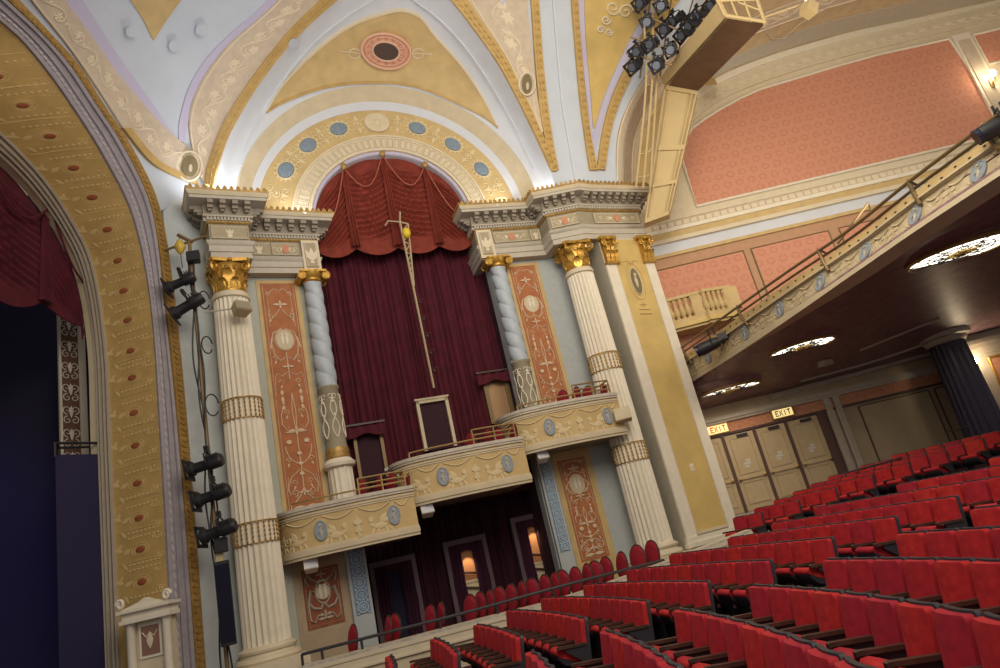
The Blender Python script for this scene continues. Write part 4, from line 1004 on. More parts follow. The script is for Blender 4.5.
# ---- tall curtains behind the boxes
NB = V(FB.n.x, FB.n.y, 0); UB = V(FB.u.x, FB.u.y, 0)
def curtain(frame, s0, s1, d, z0, z1, label, pitch=.17, amp=.07, m='velvet', name='curtain', group=None, arch=None, seed=1):
    n = int((s1-s0)/pitch*6); rr = random.Random(seed); ph = [rr.uniform(-.6,.6) for _ in range(n//6+3)]
    g = []
    for i in range(n+1):
        s = s0+(s1-s0)*i/n; q = (s-s0)/pitch; row = []
        top = z1 if not arch else min(z1, ZC+math.sqrt(max(.01, 2.6**2-(s-SC)**2)))
        for j in range(9):
            v = j/8; w = math.sin(2*PI*q+ph[int(q)]*1.2+v*.5)*amp*(.6+.6*v)+.03*math.sin(q*1.7+v*3); row.append(frame.w(s+.03*math.sin(q*2.3+4*v), d+w, top+(z0-top)*v))
        g.append(row)
    nn = V(frame.n.x, frame.n.y, 0); mb = MB(); mb.slab(g, [[p-nn*.025 for p in r_] for r_ in g]); o = mb.build(name, m, smooth=75); return tag(o, label, 'curtain', group)
curtain(FB, -.50, 2.46, -.85, 1.4, 12.3, 'burgundy velvet curtain covering the stage-side half of the box opening', arch=True, seed=2)
curtain(FB, 2.40, 5.15, -.80, 1.4, 12.3, 'burgundy velvet curtain covering the balcony-side half of the box opening', arch=True, seed=5)
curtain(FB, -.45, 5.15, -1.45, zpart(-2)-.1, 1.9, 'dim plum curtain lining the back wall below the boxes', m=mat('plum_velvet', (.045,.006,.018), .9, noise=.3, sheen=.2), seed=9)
# festooned valance under the arch
t = thing('box_valance', FB.w(SC,-.25,9), 'russet swagged valance with tails hanging under the box arch', 'curtain')
tp = [FB.P(310,222,-.28), FB.P(343,172,-.28), FB.P(381,159,-.28), FB.P(423,170,-.28), FB.P(470,210,-.28)]
ss = [-.02]+[FB.inv(p)[0] for p in tp[1:4]]+[4.78]; ztl = [FB.px(x, y, -.1)[1] for x, y in ((316,250),(353,246),(396,245),(439,243),(476,240))]
for k in range(4):
    s0, s1, z0, z1 = ss[k], ss[k+1], ztl[k], ztl[k+1]
    mb = MB(); draped(mb, lambda t: FB.w(s0+(s1-s0)*t, -.28, 0), lambda t: ZC+math.sqrt(max(.0, 2.41**2-(s0+(s1-s0)*t-SC)**2)), lambda t: z0+(z1-z0)*t-.26*4*t*(1-t), 120, 100, NB, .20, .085, .16, .50); mb.build('swag', 'velvetred', t, smooth=80)
for k in (1,2,3):
    mb = MB(); p = tp[k]; tail(mb, p+NB*.10+V(0,0,-.12), .15, .29, p.z-.12-ztl[k], NB, UB); mb.build('tail', 'velvetred', t)
    mb = MB(); q = p+NB*.30; mb.ball((q.x,q.y,q.z), .10, .08, .12); mb.build('tie_medallion', 'giltdull', t)
mb = MB()
for a, b in zip(tp, tp[1:]): mb.tube([a.lerp(b, i/20)+NB*(.24+.06*math.sin(PI*i/20))+V(0,0,-.95*math.sin(PI*i/20)) for i in range(21)], .022, 6)
mb.build('cord', mat('coral_cord', (.34,.09,.05), .7), t)
# ---- door surrounds and pier glasses inside the boxes
def framed_opening(frame, d, TLp, TRp, BLp, BRp, label, name, mt_f, mt_in, fw=.12):
    q = [frame.px(*p, d) for p in (TLp, TRp, BLp, BRp)]; s0 = (q[0][0]+q[2][0])/2; s1 = (q[1][0]+q[3][0])/2; z1 = (q[0][1]+q[1][1])/2; z0 = (q[2][1]+q[3][1])/2
    t = thing(name, frame.w((s0+s1)/2, d, z0), label, 'doorway' if 'door' in name else 'mirror')
    mb = MB(frame); mb.box(s0, s0+fw, d-.1, d+.06, z0, z1); mb.box(s1-fw, s1, d-.1, d+.06, z0, z1); mb.box(s0, s1, d-.1, d+.06, z1-fw, z1); mb.box(s0-.03, s1+.03, d-.1, d+.09, z1, z1+.05)
    mb.build('frame', mt_f, t); mb = MB(frame); mb.box(s0+fw, s1-fw, d-.1, d-.05, z0, z1-fw); mb.build('panel', mt_in, t); return t, s0, s1, z0, z1
dk = mat('dark_doorway', (.035,.008,.016), .8)
framed_opening(FB, -.65, (415,402),(446,397),(425,452),(458,445), 'dark doorway with cream frame behind the middle box', 'doorway', 'beige', dk, .09)
framed_opening(FB, -.65, (480,376),(505,372),(492,424),(517,420), 'narrow framed mirror behind the highest box', 'mirror', 'brownmetal', mat('aged_mirror', (.42,.26,.14), .25, metal=.4), .12)
framed_opening(FB, -.65, (349,430),(378,425),(362,482),(392,476), 'dark doorway with brown frame behind the lowest box', 'doorway', 'brownmetal', dk, .09)
def lambrequin(frame, d, s0, s1, z, label):
    t = thing('door_pelmet', frame.w((s0+s1)/2, d, z-.3), label, 'pelmet'); mb = MB(frame)
    g = [[(s0+(s1-s0)*i/16, d+.08+.03*math.sin(i*1.4), z-(.0 if j == 0 else (.22+.12*abs(math.cos(PI*i/16*1.0)))*j/3)) for j in range(4)] for i in range(17)]
    mb.slab(g, [[(a,b-.03,c) for a,b,c in r_] for r_ in g]); mb.build('drape', 'velvet', t); mb = MB(frame); mb.box(s0-.03, s1+.03, d, d+.14, z, z+.05); mb.build('rail', 'darkwood', t)
for (x0,y0),(x1,y1),lb in (((476,376),(509,370),'velvet pelmet over the mirror of the highest box'),((345,429),(383,422),'velvet pelmet over the doorway of the lowest box')):
    a = FB.px(x0,y0,-.5); b = FB.px(x1,y1,-.5); lambrequin(FB, -.5, a[0], b[0], (a[1]+b[1])/2, lb)
# three curtained doorways at parterre level
LITD = []
for lit, TL, TR, BL, BR, lb in ((0,(372,568),(408,561),(388,650),(428,640),'dark curtained doorway beside the blue pilaster, furthest from the seats'),
        (1,(443,548),(478,540),(466,622),(500,612),'curtained doorway showing a lit orange wall, middle of three'),
        (1,(512,523),(545,516),(532,592),(562,584),'curtained doorway showing a lit orange wall, under the highest box')):
    q = [FB.px(*p, -1.25) for p in (TL, TR, BL, BR)]; s0 = (q[0][0]+q[2][0])/2; s1 = (q[1][0]+q[3][0])/2; z1 = (q[0][1]+q[1][1])/2; zf = zpart(FB.w((s0+s1)/2,0,0).x)
    t = thing('doorway', FB.w((s0+s1)/2, -1.3, zf), lb, 'doorway'); w = s1-s0
    fm = mat('mauve_door_frame', (.12,.075,.09), .6)
    mb = MB(FB); mb.box(s0-.12, s0, -1.4, -1.2, zf, z1); mb.box(s1, s1+.12, -1.4, -1.2, zf, z1); mb.box(s0-.12, s1+.12, -1.4, -1.2, z1, z1+.14); mb.build('frame', fm, t)
    if lit:
        LITD.append(((s0+s1)/2, z1, zf))
        mb = MB(FB); mb.box(s0, s1, -1.36, -1.33, zf, z1); mb.build('lit_wall', 'wallpaperlit', t)
        mb = MB(FB); mb.box(s0, s1, -1.33, -1.31, zf, zf+1.1); mb.box(s0, s1, -1.33, -1.29, zf+1.1, zf+1.16); mb.build('wainscot', 'beige', t)
        mb = MB(FB)
        for h in (1.35, .95): mb.tube([(s0, -1.26, zf+h+.12),(s1, -1.26, zf+h-.12)], .035, 6)
        mb.build('handrail', 'darkwood', t)
    else:
        mb = MB(FB); mb.box(s0, s1, -1.38, -1.34, zf, z1); mb.build('dark_opening', 'stagedark', t)
    mb = MB(FB); g = []
    for i in range(20):
        q_ = i/19; g.append([(s0+w*q_, -1.22+.02*math.sin(i*1.9), z1-(.0 if j == 0 else .18+.1*abs(math.cos(PI*q_)))*1.0*j/2) for j in range(3)])
    mb.slab(g, [[(a,b-.02,c) for a,b,c in r_] for r_ in g])
    for sg in (0,1):
        g = []
        for i in range(14):
            q_ = i/13; s_ = (s0+.34*w*q_*1.0) if sg == 0 else (s1-.34*w*q_)
            g.append([((s_ if j != 3 else s_+(-.02 if sg == 0 else .02)), -1.2+.03*math.sin(i*1.8), z1+(zf-z1)*j/6) for j in range(7)])
        mb.slab(g, [[(a,b-.02,c) for a,b,c in r_] for r_ in g])
    mb.build('door_curtain', mat('dark_plum_drape', (.04,.006,.022), .9, sheen=.2), t)
# ============================================================ balcony boxes
def festoon(S, mb, a0, a1, b, drop, h, r=.02): S.line(mb, [(a0+(a1-a0)*i/14, b+drop*math.sin(PI*i/14)) for i in range(15)], h, r)
def griffin(S, mb, a, b, sg, h, k=1.):
    """small winged beast in relief facing along sg"""
    S.leaf(mb, a-sg*.20*k, b+.06*k, 0 if sg > 0 else PI, .36*k, .15*k, h, .035)
    S.oval(mb, a+sg*.17*k, b-.10*k, .055*k, .06*k, h, .035, 10); S.leaf(mb, a+sg*.1*k, b+.08*k, (-.9 if sg > 0 else PI+.9), .2*k, .1*k, h, .03)
    S.leaf(mb, a-sg*.02*k, b+.0, (-PI/2-.7*sg), .26*k, .12*k, h, .03); S.leaf(mb, a-sg*.06*k, b, (-PI/2-1.1*sg), .22*k, .1*k, h, .03)
    for da, an in ((.12,.35),(.02,.1),(-.14,-.2),(-.2,-.5)): S.leaf(mb, a+sg*da*k, b+.08*k, PI/2-an*sg*1.2, .2*k, .06*k, h, .025)
    S.spiral(mb, a-sg*.28*k, b-.02*k, .09*k, 1.1, PI/2, -sg, h+.01, .018*k)
def urn(S, mb, a, b, h, k=1.): S.oval(mb, a, b, .1*k, .07*k, h, .03, 12); S.leaf(mb, a, b+.02*k, PI/2, .18*k, .12*k, h, .03); S.oval(mb, a, b+.2*k, .08*k, .025*k, h, .03, 10); S.leaf(mb, a, b-.04*k, -PI/2, .1*k, .06*k, h, .02)
def medallion_on(S, parent, a, b, ra, rb, h, rm='boxhi'):
    mb = MB(); S.oval(mb, a, b, ra, rb, h, .03, 24); S.ring(mb, a, b, ra, rb, h+.03, .016, 24); md = mb.build('oval_medallion', 'medal2', parent)
    mb = MB(); S.leaf(mb, a, b-rb*.45, PI/2, rb*1.3, ra*.5, h+.03, .03); S.oval(mb, a, b-rb*.55, ra*.2, rb*.14, h+.03, .035, 10); S.line(mb, [(a-ra*.1,b-rb*.1),(a-ra*.45,b+rb*.15)], h+.04, .018); S.line(mb, [(a+ra*.1,b-rb*.1),(a+ra*.42,b-rb*.35)], h+.04, .018)
    mb.build('figure_relief', 'stone', md)
M['medal2'] = mat('wedgwood_blue', (.30,.35,.40), .6, noise=.15, nscale=20)
def theatre_box(plan, zt, zb, s_at, label, meds, tilt, wallpts):
    """plan: list of (s,d) along the front from the stage end; zt/zb top and bottom heights at the two ends"""
    t = thing('theatre_box', FB.w((plan[0][0]+plan[-1][0])/2, .3, zb[0]-.1), label, 'theatre box')
    pl3 = resample([V(a,b,0) for a,b in plan], 60); L = pl3
    def zz(s, e): a, b = plan[0][0], plan[-2][0]; q = (s-a)/(b-a); return e[0]+(e[1]-e[0])*max(0,min(1,q))
    top = [FB.w(p.x, p.y, zz(p.x, zt)) for p in pl3]; bot = [FB.w(p.x, p.y, zz(p.x, zb)) for p in pl3]
    S = Strip(top, bot, 60, smooth=False); H = zt[0]-zb[0]
    mb = MB(); S.band(mb, .0, .93, -.1, 0, m=3); pr = mb.build('parapet', 'goldlite', t)
    mb = MB(); S.band(mb, -.03, .04, -.16, .07); S.band(mb, .04, .09, -.05, .045); mb.build('coping', mat('grey_marble', (.58,.53,.43), .4, noise=.15, nscale=8), t)
    mb = MB(); S.band(mb, .12, .16, 0, .03); S.band(mb, .17, .20, 0, .02); S.band(mb, .80, .84, 0, .03); S.band(mb, .84, .94, -.06, .06); S.band(mb, .94, 1.0, -.1, .03); mb.build('parapet_moulding', 'beige', t)
    n = len(pl3); fl = [(p.x,p.y) for p in pl3]+[(plan[-1][0],-.9),(plan[0][0],-.9)]
    mb = MB(); za = zb[0]; lo = [FB.w(a,b-(.06 if b > .2 else 0),zz(a,zb)+.04) for a,b in fl]; hi = [p+V(0,0,.2) for p in lo]; k = len(fl)
    mb.add([tuple(p) for p in lo+hi], [tuple(range(k))[::-1], tuple(range(k,2*k))]+[(i,(i+1)%k,k+(i+1)%k,k+i) for i in range(k)]); mb.build('underside', 'taupe', t)
    # relief
    mb = MB(); am = []
    for s_m in meds:
        i = min(range(n), key=lambda i: abs(pl3[i].x-s_m) + (0 if i > 6 else 1)); am.append(S.L[i])
    w = S.width(.5); bnd = [.12]+am+[S.len-.1]
    for a in am: medallion_on(S, pr, a, .01*w, .135, .215, .0)
    mid = sum(am)/2; urn(S, mb, mid, .0, .0); urn(S, mb, mid, .2, .0, .8)
    for sg in (-1,1): griffin(S, mb, mid+sg*.48, .12, -sg, .0, 1.05)
    for a in (am[0]-.55, am[1]+.5):
        if .3 < a < S.len-.25: griffin(S, mb, a, .12, 1 if a < am[0] else -1, 0, 1.0)
    if am[0]-1.1 > .2: griffin(S, mb, am[0]-1.15, .12, -1, 0, .9)
    for p, q in zip(bnd, bnd[1:]):
        k = max(1, round((q-p)/.75))
        for i in range(k): festoon(S, mb, p+(q-p)*i/k+.06, p+(q-p)*(i+1)/k-.06, -w*.27, .13, .012, .018)
    mb.build('relief_ornament', 'boxhi', pr)
    # brass rail with posts over the end towards the balcony
    mb = MB(); r0 = int(n*.30); ids = list(range(r0, n-2)); posts = [ids[0], (ids[0]+2*ids[-1])//3, ids[-1]]
    for h, st in ((.17,0),(.42,(len(ids))*58//100),(.28,(len(ids))*58//100)):
        mb.tube([FB.w(pl3[i].x, pl3[i].y-.06, zz(pl3[i].x,zt)+h) for i in ids[st:]], .024, 6)
    for i in [ids[0], ids[len(ids)*58//100], ids[len(ids)*78//100], ids[-1]]:
        p = FB.w(pl3[i].x, pl3[i].y-.06, zz(pl3[i].x,zt)); mb.tube([p, p+V(0,0,.17 if i == ids[0] else .42)], .024, 6)
    e = pl3[ids[-1]]; mb.tube([FB.w(e.x, e.y-.06, zz(e.x,zt)+.42), FB.w(e.x, .1, zz(e.x,zt)+.42)], .024, 6)
    mb.build('rail', 'brass', t)
    return t, S
def bx(x, y, d): return FB.px(x, y, d)[0]
def box_plan(xl, yl, xr, yr, D=1.5):
    sl = bx(xl, yl, .75); sr = bx(xr, yr, D-.08)
    return [(sl+.05,-.05),(sl-.02,.35),(sl+.04,.72),(sl+.28,1.06),(sl+.7,1.28),(sl+1.3,D-.08),((sl+sr)/2+.35,D),(sr-.5,D),(sr,D-.08)]
def zof(x, y, d): return FB.px(x, y, d)[1]
BOXES = [((280,540),(417,515),((281,512),(415,489)),((283,566),(422,533)),((320,527),(394,515)), 'lowest and stage-side curved box with blue cameos and gold parapet'),
         ((398,490),(527,460),((400,463),(523,438)),((411,511),(530,480)),((444,476),(507,464)), 'middle curved box of three with blue cameos and brass rail'),
         ((508,437),(622,415),((512,412),(620,396)),((525,455),(627,435)),((552,428),(607,418)), 'highest curved box beside the right fluted column')]
BX = []
for (xl,yl),(xr,yr),tops,bots,mds,lb in BOXES:
    pl_ = box_plan(xl, yl, xr, yr)
    zt = (zof(*tops[0], .8), zof(*tops[1], 1.42)); zb = (zof(*bots[0], .9), zof(*bots[1], 1.42))
    zt = ((zt[0]+zt[1])/2,)*2; zb = ((zb[0]+zb[1])/2,)*2
    md = [FB.px(*p, 1.45)[0] for p in mds]
    print('box', [tuple(round(c,2) for c in p) for p in pl_], zt, zb, md)
    BX.append((theatre_box(pl_, zt, zb, None, lb, md, 0, None), pl_, zt[0], zb[0]))
# ============================================================ parterre ledge with rail
t = thing('parterre_wall', V(-2,14.95,-2.2), 'low cream parterre wall with marble coping between the floor seats and the oval-back chairs', 'low wall')
LP = resample([Vector(p) for p in LEDGE], 40)
ins = [p+V(.05,.42,0) for p in LP]
S = Strip([p+V(0,.38,0) for p in LP], [p+V(0,-.05,0) for p in LP], 40, smooth=False, eye=Vector((0,10,50))); mb = MB(); S.band(mb, 0, 1, -.08, .0); mb.build('coping', mat('veined_marble', (.60,.55,.48), .35, noise=.3, nscale=7), t)
S = Strip(LP, [V(p.x,p.y,zfloor(p.x)-.1) for p in LP], 40, smooth=False); mb = MB(); S.band(mb, 0, 1, -.3, 0); mb.build('wall_face', 'beige', t)
mb = MB(); S.band(mb, .05, .14, 0, .05); S.band(mb, .14, .30, 0, .03); S.band(mb, .30, .35, 0, .05); mb.build('moulding', 'cream', t)
t = thing('handrail', V(-2,15.1,-1.3), 'dark iron handrail running along the parterre wall', 'rail')
RLP = resample([onY(301.7,654.5,14.75), onY(387,632.5,14.9), onY(470,611.3,15.1), onY(560,586.5,15.3), onY(664,560,16.0)], 40)
mb = MB(); mb.tube(RLP, .032, 8); mb.build('top_rail', 'darkframe', t)
for i in (0,2,6,14,20,26,31,35,39):
    p = RLP[i]; mb = MB(); mb.tube([p, V(p.x,p.y,ledge_z(p.x)-.05)], .028, 6); mb.build('post', 'darkframe', t)
# ============================================================ oval-backed chairs
def make_chair():
    t = thing('oval_back_chair', (0,0,0), 'oval chair', 'chair'); L = True
    mb = MB(); n = 20
    def ovl(y, rx, rz, tilt): return [(rx*math.cos(2*PI*i/n), y+(rz*math.sin(2*PI*i/n))*tilt, .70+rz*math.sin(2*PI*i/n)) for i in range(n)]
    a, b, c = ovl(.20,.205,.29,.18), ovl(.16,.20,.285,.18), ovl(.135,.13,.2,.18); k = n
    mb.add(a+b+c, [tuple(range(n))]+[(i,(i+1)%n,k+(i+1)%n,k+i) for i in range(n)]+[(k+i,k+(i+1)%n,2*k+(i+1)%n,2*k+i) for i in range(n)]+[tuple(2*k+i for i in range(n))[::-1]])
    mb.build('backrest', 'seatred2', t, local=True, smooth=60)
    mb = MB(); mb.tube(ovl(.19,.215,.30,.18), .018, 6, True); mb.build('back_frame', 'darkwood', t, local=True)
    mb = MB(); q = [(.21*math.copysign(abs(math.cos(2*PI*i/20))**.7, math.cos(2*PI*i/20)), -.03+.2*math.copysign(abs(math.sin(2*PI*i/20))**.7, math.sin(2*PI*i/20))) for i in range(20)]
    mb.prism(q, .38, .44); mb.prism([(x*.85,(y+.03)*.85-.03) for x,y in q], .44, .465); mb.build('seat', 'seatred', t, local=True)
    for sx in (-1,1):
        for y0, y1 in ((-.18,-.2),(.14,.2)):
            mb = MB(); mb.tube([(sx*.17,y0,.39),(sx*.18,y1,0)], [.02,.015], 6); mb.build('leg', 'darkwood', t, local=True)
        mb = MB(); mb.tube([(sx*.14,.15,.36),(sx*.15,.17,.5)], .016, 6); mb.build('back_post', 'darkwood', t, local=True)
    return t
CH = make_chair(); used = [0]
def put_chair(o_first, flag, p, rz, label, group):
    if not flag[0]: flag[0] = 1; o = o_first; o.location = p; o.rotation_euler = (0,0,rz)
    else: o = dup(o_first, p, rz)
    tag(o, label, o_first['category'], group); return o
cpx = [(649,562),(635.5,565),(616,569),(602,577),(592,580),(582,584),(571,587),(559,590),(550,596),(541,599),(529,603),(517,607),(507,610),(496,612),(485,617),(476,620),(467,623),(436,634),(426,637),(391,649),(383,651),(348,663)]
words = ['first','second','third','fourth','fifth','sixth','seventh','eighth','ninth','tenth','eleventh','twelfth','thirteenth','fourteenth','fifteenth','sixteenth','seventeenth','eighteenth','nineteenth','twentieth']
def nth(k):
    if k < 20: return words[k]
    return {2:'twenty-',3:'thirty-'}.get((k+1)//10,'')+words[(k+1)%10-1] if (k+1)%10 else 'thirtieth'
for k, (x, y) in enumerate(cpx):
    r = ray(x, y); Y = ledge_y(r.x/r.y*15.6)+.72+.12*(k%2)
    if k < 2: Y += .2
    X = r.x/r.y*Y
    put_chair(CH, used, (X, Y, zpart(X)), -.85+.22*math.sin(k*2.1), f'red oval-back chair behind the parterre wall, {nth(k)} counted from the fluted column by the pier', 'oval-back chairs in the parterre')
for bi, ((bt, S), pl_, zt, zb) in enumerate(BX):
    a, b = pl_[4][0], pl_[-1][0]; names = ('lowest box','middle box','highest box'); zf = zb+.24
    for k, q in enumerate((.42,.56,.74,.90) if bi == 2 else (.50,.66,.80,.94)):
        s = a+(b-a)*q; p = FB.w(s-.05, .82+.1*(k%2), zf+.42)
        put_chair(CH, used, p, -.75-.3*(k%2), f'red oval-back chair in the {names[bi]}, {nth(k)} from its stage end', 'oval-back chairs in the boxes')
# ============================================================ upper side wall above the balcony
mb = MB(FS); mb.box(4.9, 24, -.3, 0, 3.3, 18); struct(mb.build('wall_upper', 'cream'))
def sband(pts0, pts1, m, name, h0=0., h1=.06, par=None, n=40):
    S = Strip([FS.P(x,y,.0) for x,y in pts0], [FS.P(x,y,.0) for x,y in pts1], n); mb = MB(); S.band(mb, 0, 1, h0, h1); return mb.build(name, m, par), S
t = thing('wallpaper_panel', FS.w(12,.03,9.6), 'large coral damask wall panel above the balcony, arched along its top', 'wall panel')
topl = [(677,176),(684,152),(697,132),(716,114),(743,98),(780,85),(830,72),(890,57),(952,41)]
botl = [(697,209),(700,209),(712,205),(735,199),(765,192),(800,184),(850,172),(905,160),(985,95)]
TL = [FS.px(x,y,.0) for x,y in topl]; polyU = [(681,158),(683,143),(692,129),(704,120),(720,110),(740,99),(760,90),(800,78),(840,66),(880,55),(948,40)]
poly = [FS.px(x,y) for x,y in polyU]; zbm = 9.62; xr = FS.px(985,95)[0]
pts = [(FS.px(697,209)[0], zbm)]+poly+[(xr, poly[-1][1])]+[(xr, zbm)]
pts[-2] = (poly[-1][0]+.02, poly[-1][1]-.02); pts.insert(-1, (xr, FS.px(985,95)[1]))
mb = MB(FS); mb.prism(pts, 0, .04, 'y'); mb.build('damask_field', 'wallpaper', t)
mb = MB(FS); mb.tube([(a,.05,z) for a,z in pts], .05, 6, True); mb.build('panel_moulding', 'ivory', t)
t = thing('wallpaper_panel', FS.w(20.5,.03,11), 'coral damask panel at the upper right corner beyond the white pilaster', 'wall panel')
a, z = FS.px(972,36); mb = MB(FS); mb.box(a, 24, 0, .04, FS.px(985,66)[1], z); mb.build('damask_field', 'wallpaper', t)
mb = MB(FS); q = FS.px(985,66)[1]; mb.tube([(24,.05,q),(a,.05,q),(a,.05,z),(24,.05,z)], .05, 6); mb.build('panel_moulding', 'ivory', t)
# arched frame of the wall bay
arch_o = [(655,205),(660,168),(672,132),(692,105),(722,84),(770,64),(830,46),(900,28),(1000,4),(1060,-10)]
arch_i = [(666,205),(672,168),(682,136),(700,115),(730,96),(776,78),(835,60),(900,44),(960,29),(1060,8)]
o, S = sband(arch_o, arch_i, 'cream', 'trim_3', 0, .08); struct(o)
mb = MB(); n = int(S.len/.5)
for i in range(n): a_ = (i+.5)*S.len/n; S.leaf(mb, a_-.18, 0, 0, .36, .25, .08, .05); S.spiral(mb, a_+.15, .06, .1, 1.1, 0, 1, .09, .025)
mb.build('relief_ornament', 'reliefhi', o)
o, S = sband([(651,205),(655,165),(668,128),(688,100),(720,78),(770,58),(830,40),(900,22),(1000,-4),(1060,-18)], arch_o, 'ivory', 'trim_4', 0, .16); struct(o)
# cornice continuing along the wall
t = thing('wall_cornice', FS.w(13,.1,8.1), 'cream and pale blue cornice running along the wall under the coral panel', 'cornice')
for z0, z1, d, m, nm in ((9.28,9.5,.10,'cream','top_member'),(9.0,9.28,.06,'relief','relief_course'),(8.86,9.0,.20,'ivory','fillet'),(8.62,8.86,.14,'goldlite','gold_course'),(8.48,8.62,.22,'cream','lower_fillet'),(8.12,8.48,.08,'white','pale_blue_course'),(8.0,8.12,.12,'goldlite','bottom_fillet')):
    mb = MB(FS); mb.box(5.0, 24, 0, d, z0, z1); o = mb.build(nm, m, t)
    if nm == 'relief_course':
        mb = MB(FS)
        for i in range(70): a_ = 5.2+i*.27; mb.prism([(a_,9.06),(a_+.2,9.06),(a_+.2,9.22),(a_,9.22)], .06, .085, 'y')
        mb.build('leaf_relief', 'reliefhi', o)
# framed coral panels below the cornice, parted by tan stiles
mb = MB(FS); mb.box(5.0, 24, 0, .03, 3.6, 8.0); struct(mb.build('trim_5', mat('rosy_tan_stile', (.50,.29,.17), .65, noise=.1)))
prev = None
for k, (x0, x1, yb) in enumerate(((640,737,320),(743,822,280),(829,900,240))):
    s0 = max(5.05, FS.px(x0, 262 if k == 0 else 250-k*22, .03)[0]); s1 = FS.px(x1, 235-k*18, .03)[0]
    lb = ('coral damask panel behind the small balustrade','coral damask panel right of the small balustrade','coral damask panel above the balcony rail, furthest right under the cornice')[k]
    t = thing('wallpaper_panel', FS.w((s0+s1)/2,.03,5), lb, 'wall panel'); mb = MB(FS); mb.box(s0, s1, .03, .05, 4.3, 7.62); mb.build('damask_field', 'wallpaper', t)
    mb = MB(FS); mb.tube([(s0,.05,4.3),(s1,.05,4.3),(s1,.05,7.62),(s0,.05,7.62)], .035, 6, True); mb.build('panel_moulding', mat('olive_brown_moulding', (.22,.15,.07), .6), t)
# pilaster strip behind the corner of the bay
t = thing('wall_pilaster', FS.w(18.9,.05,9.5), 'white pilaster strip between the two coral panels', 'pilaster')
q = [FS.px(*p) for p in ((951,40),(968,36),(1000,94),(986,98))]; mb = MB(FS); mb.prism([(q[0][0],13.9),(q[1][0],13.9),(q[1][0],9.5),(q[0][0],9.5)], 0, .12, 'y'); mb.build('shaft', 'ivory', t)
mb = MB(FS); mb.box((q[0][0]+q[1][0])/2-.22, (q[0][0]+q[1][0])/2+.22, .12, .15, 9.6, 13.6); mb.build('relief_panel', 'relief', t)
# small balustraded box
t = thing('balustrade', FS.w(6.8,.6,5.3), 'small tan balustrade with turned balusters at the balcony corner', 'balustrade')
bp = [FS.px(*p, .95) for p in ((662,300),(738,283))]; zt = bp[1][1]+.0; bp0 = FS.px(668,325,.9); sR = FS.px(741,300,.95)[0]
plan = [(5.1,.85),(6.5,.95),(sR-1.15,1.05),(sR-.15,.75),(sR,.2)]
zt = FS.px(738,283,.8)[1]; zb = FS.px(745,311,.7)[1]
def bz(h0, h1, o, m, nm):
    mb = MB(FS); pp = [(a,b) for a,b in plan]; mb.prism([(a+(o if a > 7.5 else 0),b+o) for a,b in pp]+[(sR+o-.25,.0),(5.1,.0)] if h1-h0 < .05 and False else [(a+(o if a > 7.5 else 0),b+o) for a,b in pp]+[(a-(.14 if a > 7.5 else 0),b-.16) for a,b in pp[::-1]], h0, h1); return mb.build(nm, m, t)
bz(zt-.10, zt, .05, 'goldlite', 'top_rail'); bz(zb, zb+.16, .04, 'goldlite', 'bottom_rail'); bz(zb-.12, zb, .10, 'panelgold', 'base_moulding')
mb = MB(FS); mb.prism([(a,b) for a,b in plan]+[(5.1,.0)], zb-.2, zb-.1); mb.build('underside', 'goldlite', t)
P3 = resample([V(a,b-.06,0) for a,b in plan[:4]], 60); L = 0; nb = 15
for i in range(nb):
    p = P3[int((i+.5)*59/nb)]; w = FS.w(p.x,p.y,0)
    if i in (7,8): continue
    h = zt-.1-zb-.16; z = zb+.16
    mb = MB(); mb.lathe([(.07,z),(.08,z+.04),(.05,z+.08),(.09,z+.2*h),(.105,z+.35*h),(.07,z+.6*h),(.045,z+.8*h),(.07,z+.88*h),(.08,z+h)], w.x, w.y, 12); mb.build('baluster', 'goldlite', t)
p = P3[29]; mb = MB(FS); mb.box(p.x-.22, p.x+.2, p.y-.1, p.y+.09, zb+.14, zt-.08); mb.build('pedestal_block', 'goldlite', t); mb = MB(FS); mb.box(sR-.42,sR+.02,.68,.86,zb+.14,zt-.08); mb.build('pedestal_block', 'goldlite', t)
# ============================================================ balcony
BB = [onZ(x, y, 3.5) for x, y in [(690,383),(740,352),(800,313),(860,273),(920,232),(1000,180)]]
BT = [onZ(x, y, 4.28) for x, y in [(681,358),(736,320),(798,278),(858,239),(918,193),(1000,134)]]
e = (BB[-1]-BB[-2]).normalized(); BB += [BB[-1]+e*2.2+V(.02,0,0)]; e = (BT[-1]-BT[-2]).normalized(); BT += [BT[-1]+e*2.2]
BBc = [V((b.x*.6+t_.x*.4), b.y, 3.5) for b, t_ in zip(BB, BT)]
t = thing('balcony_front', V(7,14,3.4), 'curved balcony fascia with pale blue oval cameos and relief figures', 'balcony')
S = Strip(BT, BB, 70); H = S.width(.5)
mb = MB(); S.band(mb, .0, 1., -.22, 0, m=3); fa = mb.build('fascia', 'fasciatan', t)
mb = MB(); S.band(mb, .0, .22, 0, .07); mb.build('top_fascia', 'goldlite', t)
mb = MB(); S.band(mb, .80, .86, 0, .05); S.band(mb, .88, 1.02, -.2, .09); S.band(mb, .22, .26, 0, .09); mb.build('moulding', 'beige', t)
ovs = [(706,353),(744,331),(780,308),(820,280),(863,246),(911,207),(970,158)]
ap = []
for x, y in ovs:
    best = min(range(400), key=lambda i: (Vector(proj(S.W(i/399, .53)))-Vector((x,y))).length); tt = best/399; i = min(int(tt*(S.n-1)), S.n-2); ap.append(S.L[i]+(S.L[i+1]-S.L[i])*(tt*(S.n-1)-i))
for a in ap: medallion_on(S, fa, a, .03, .14, .18, 0)
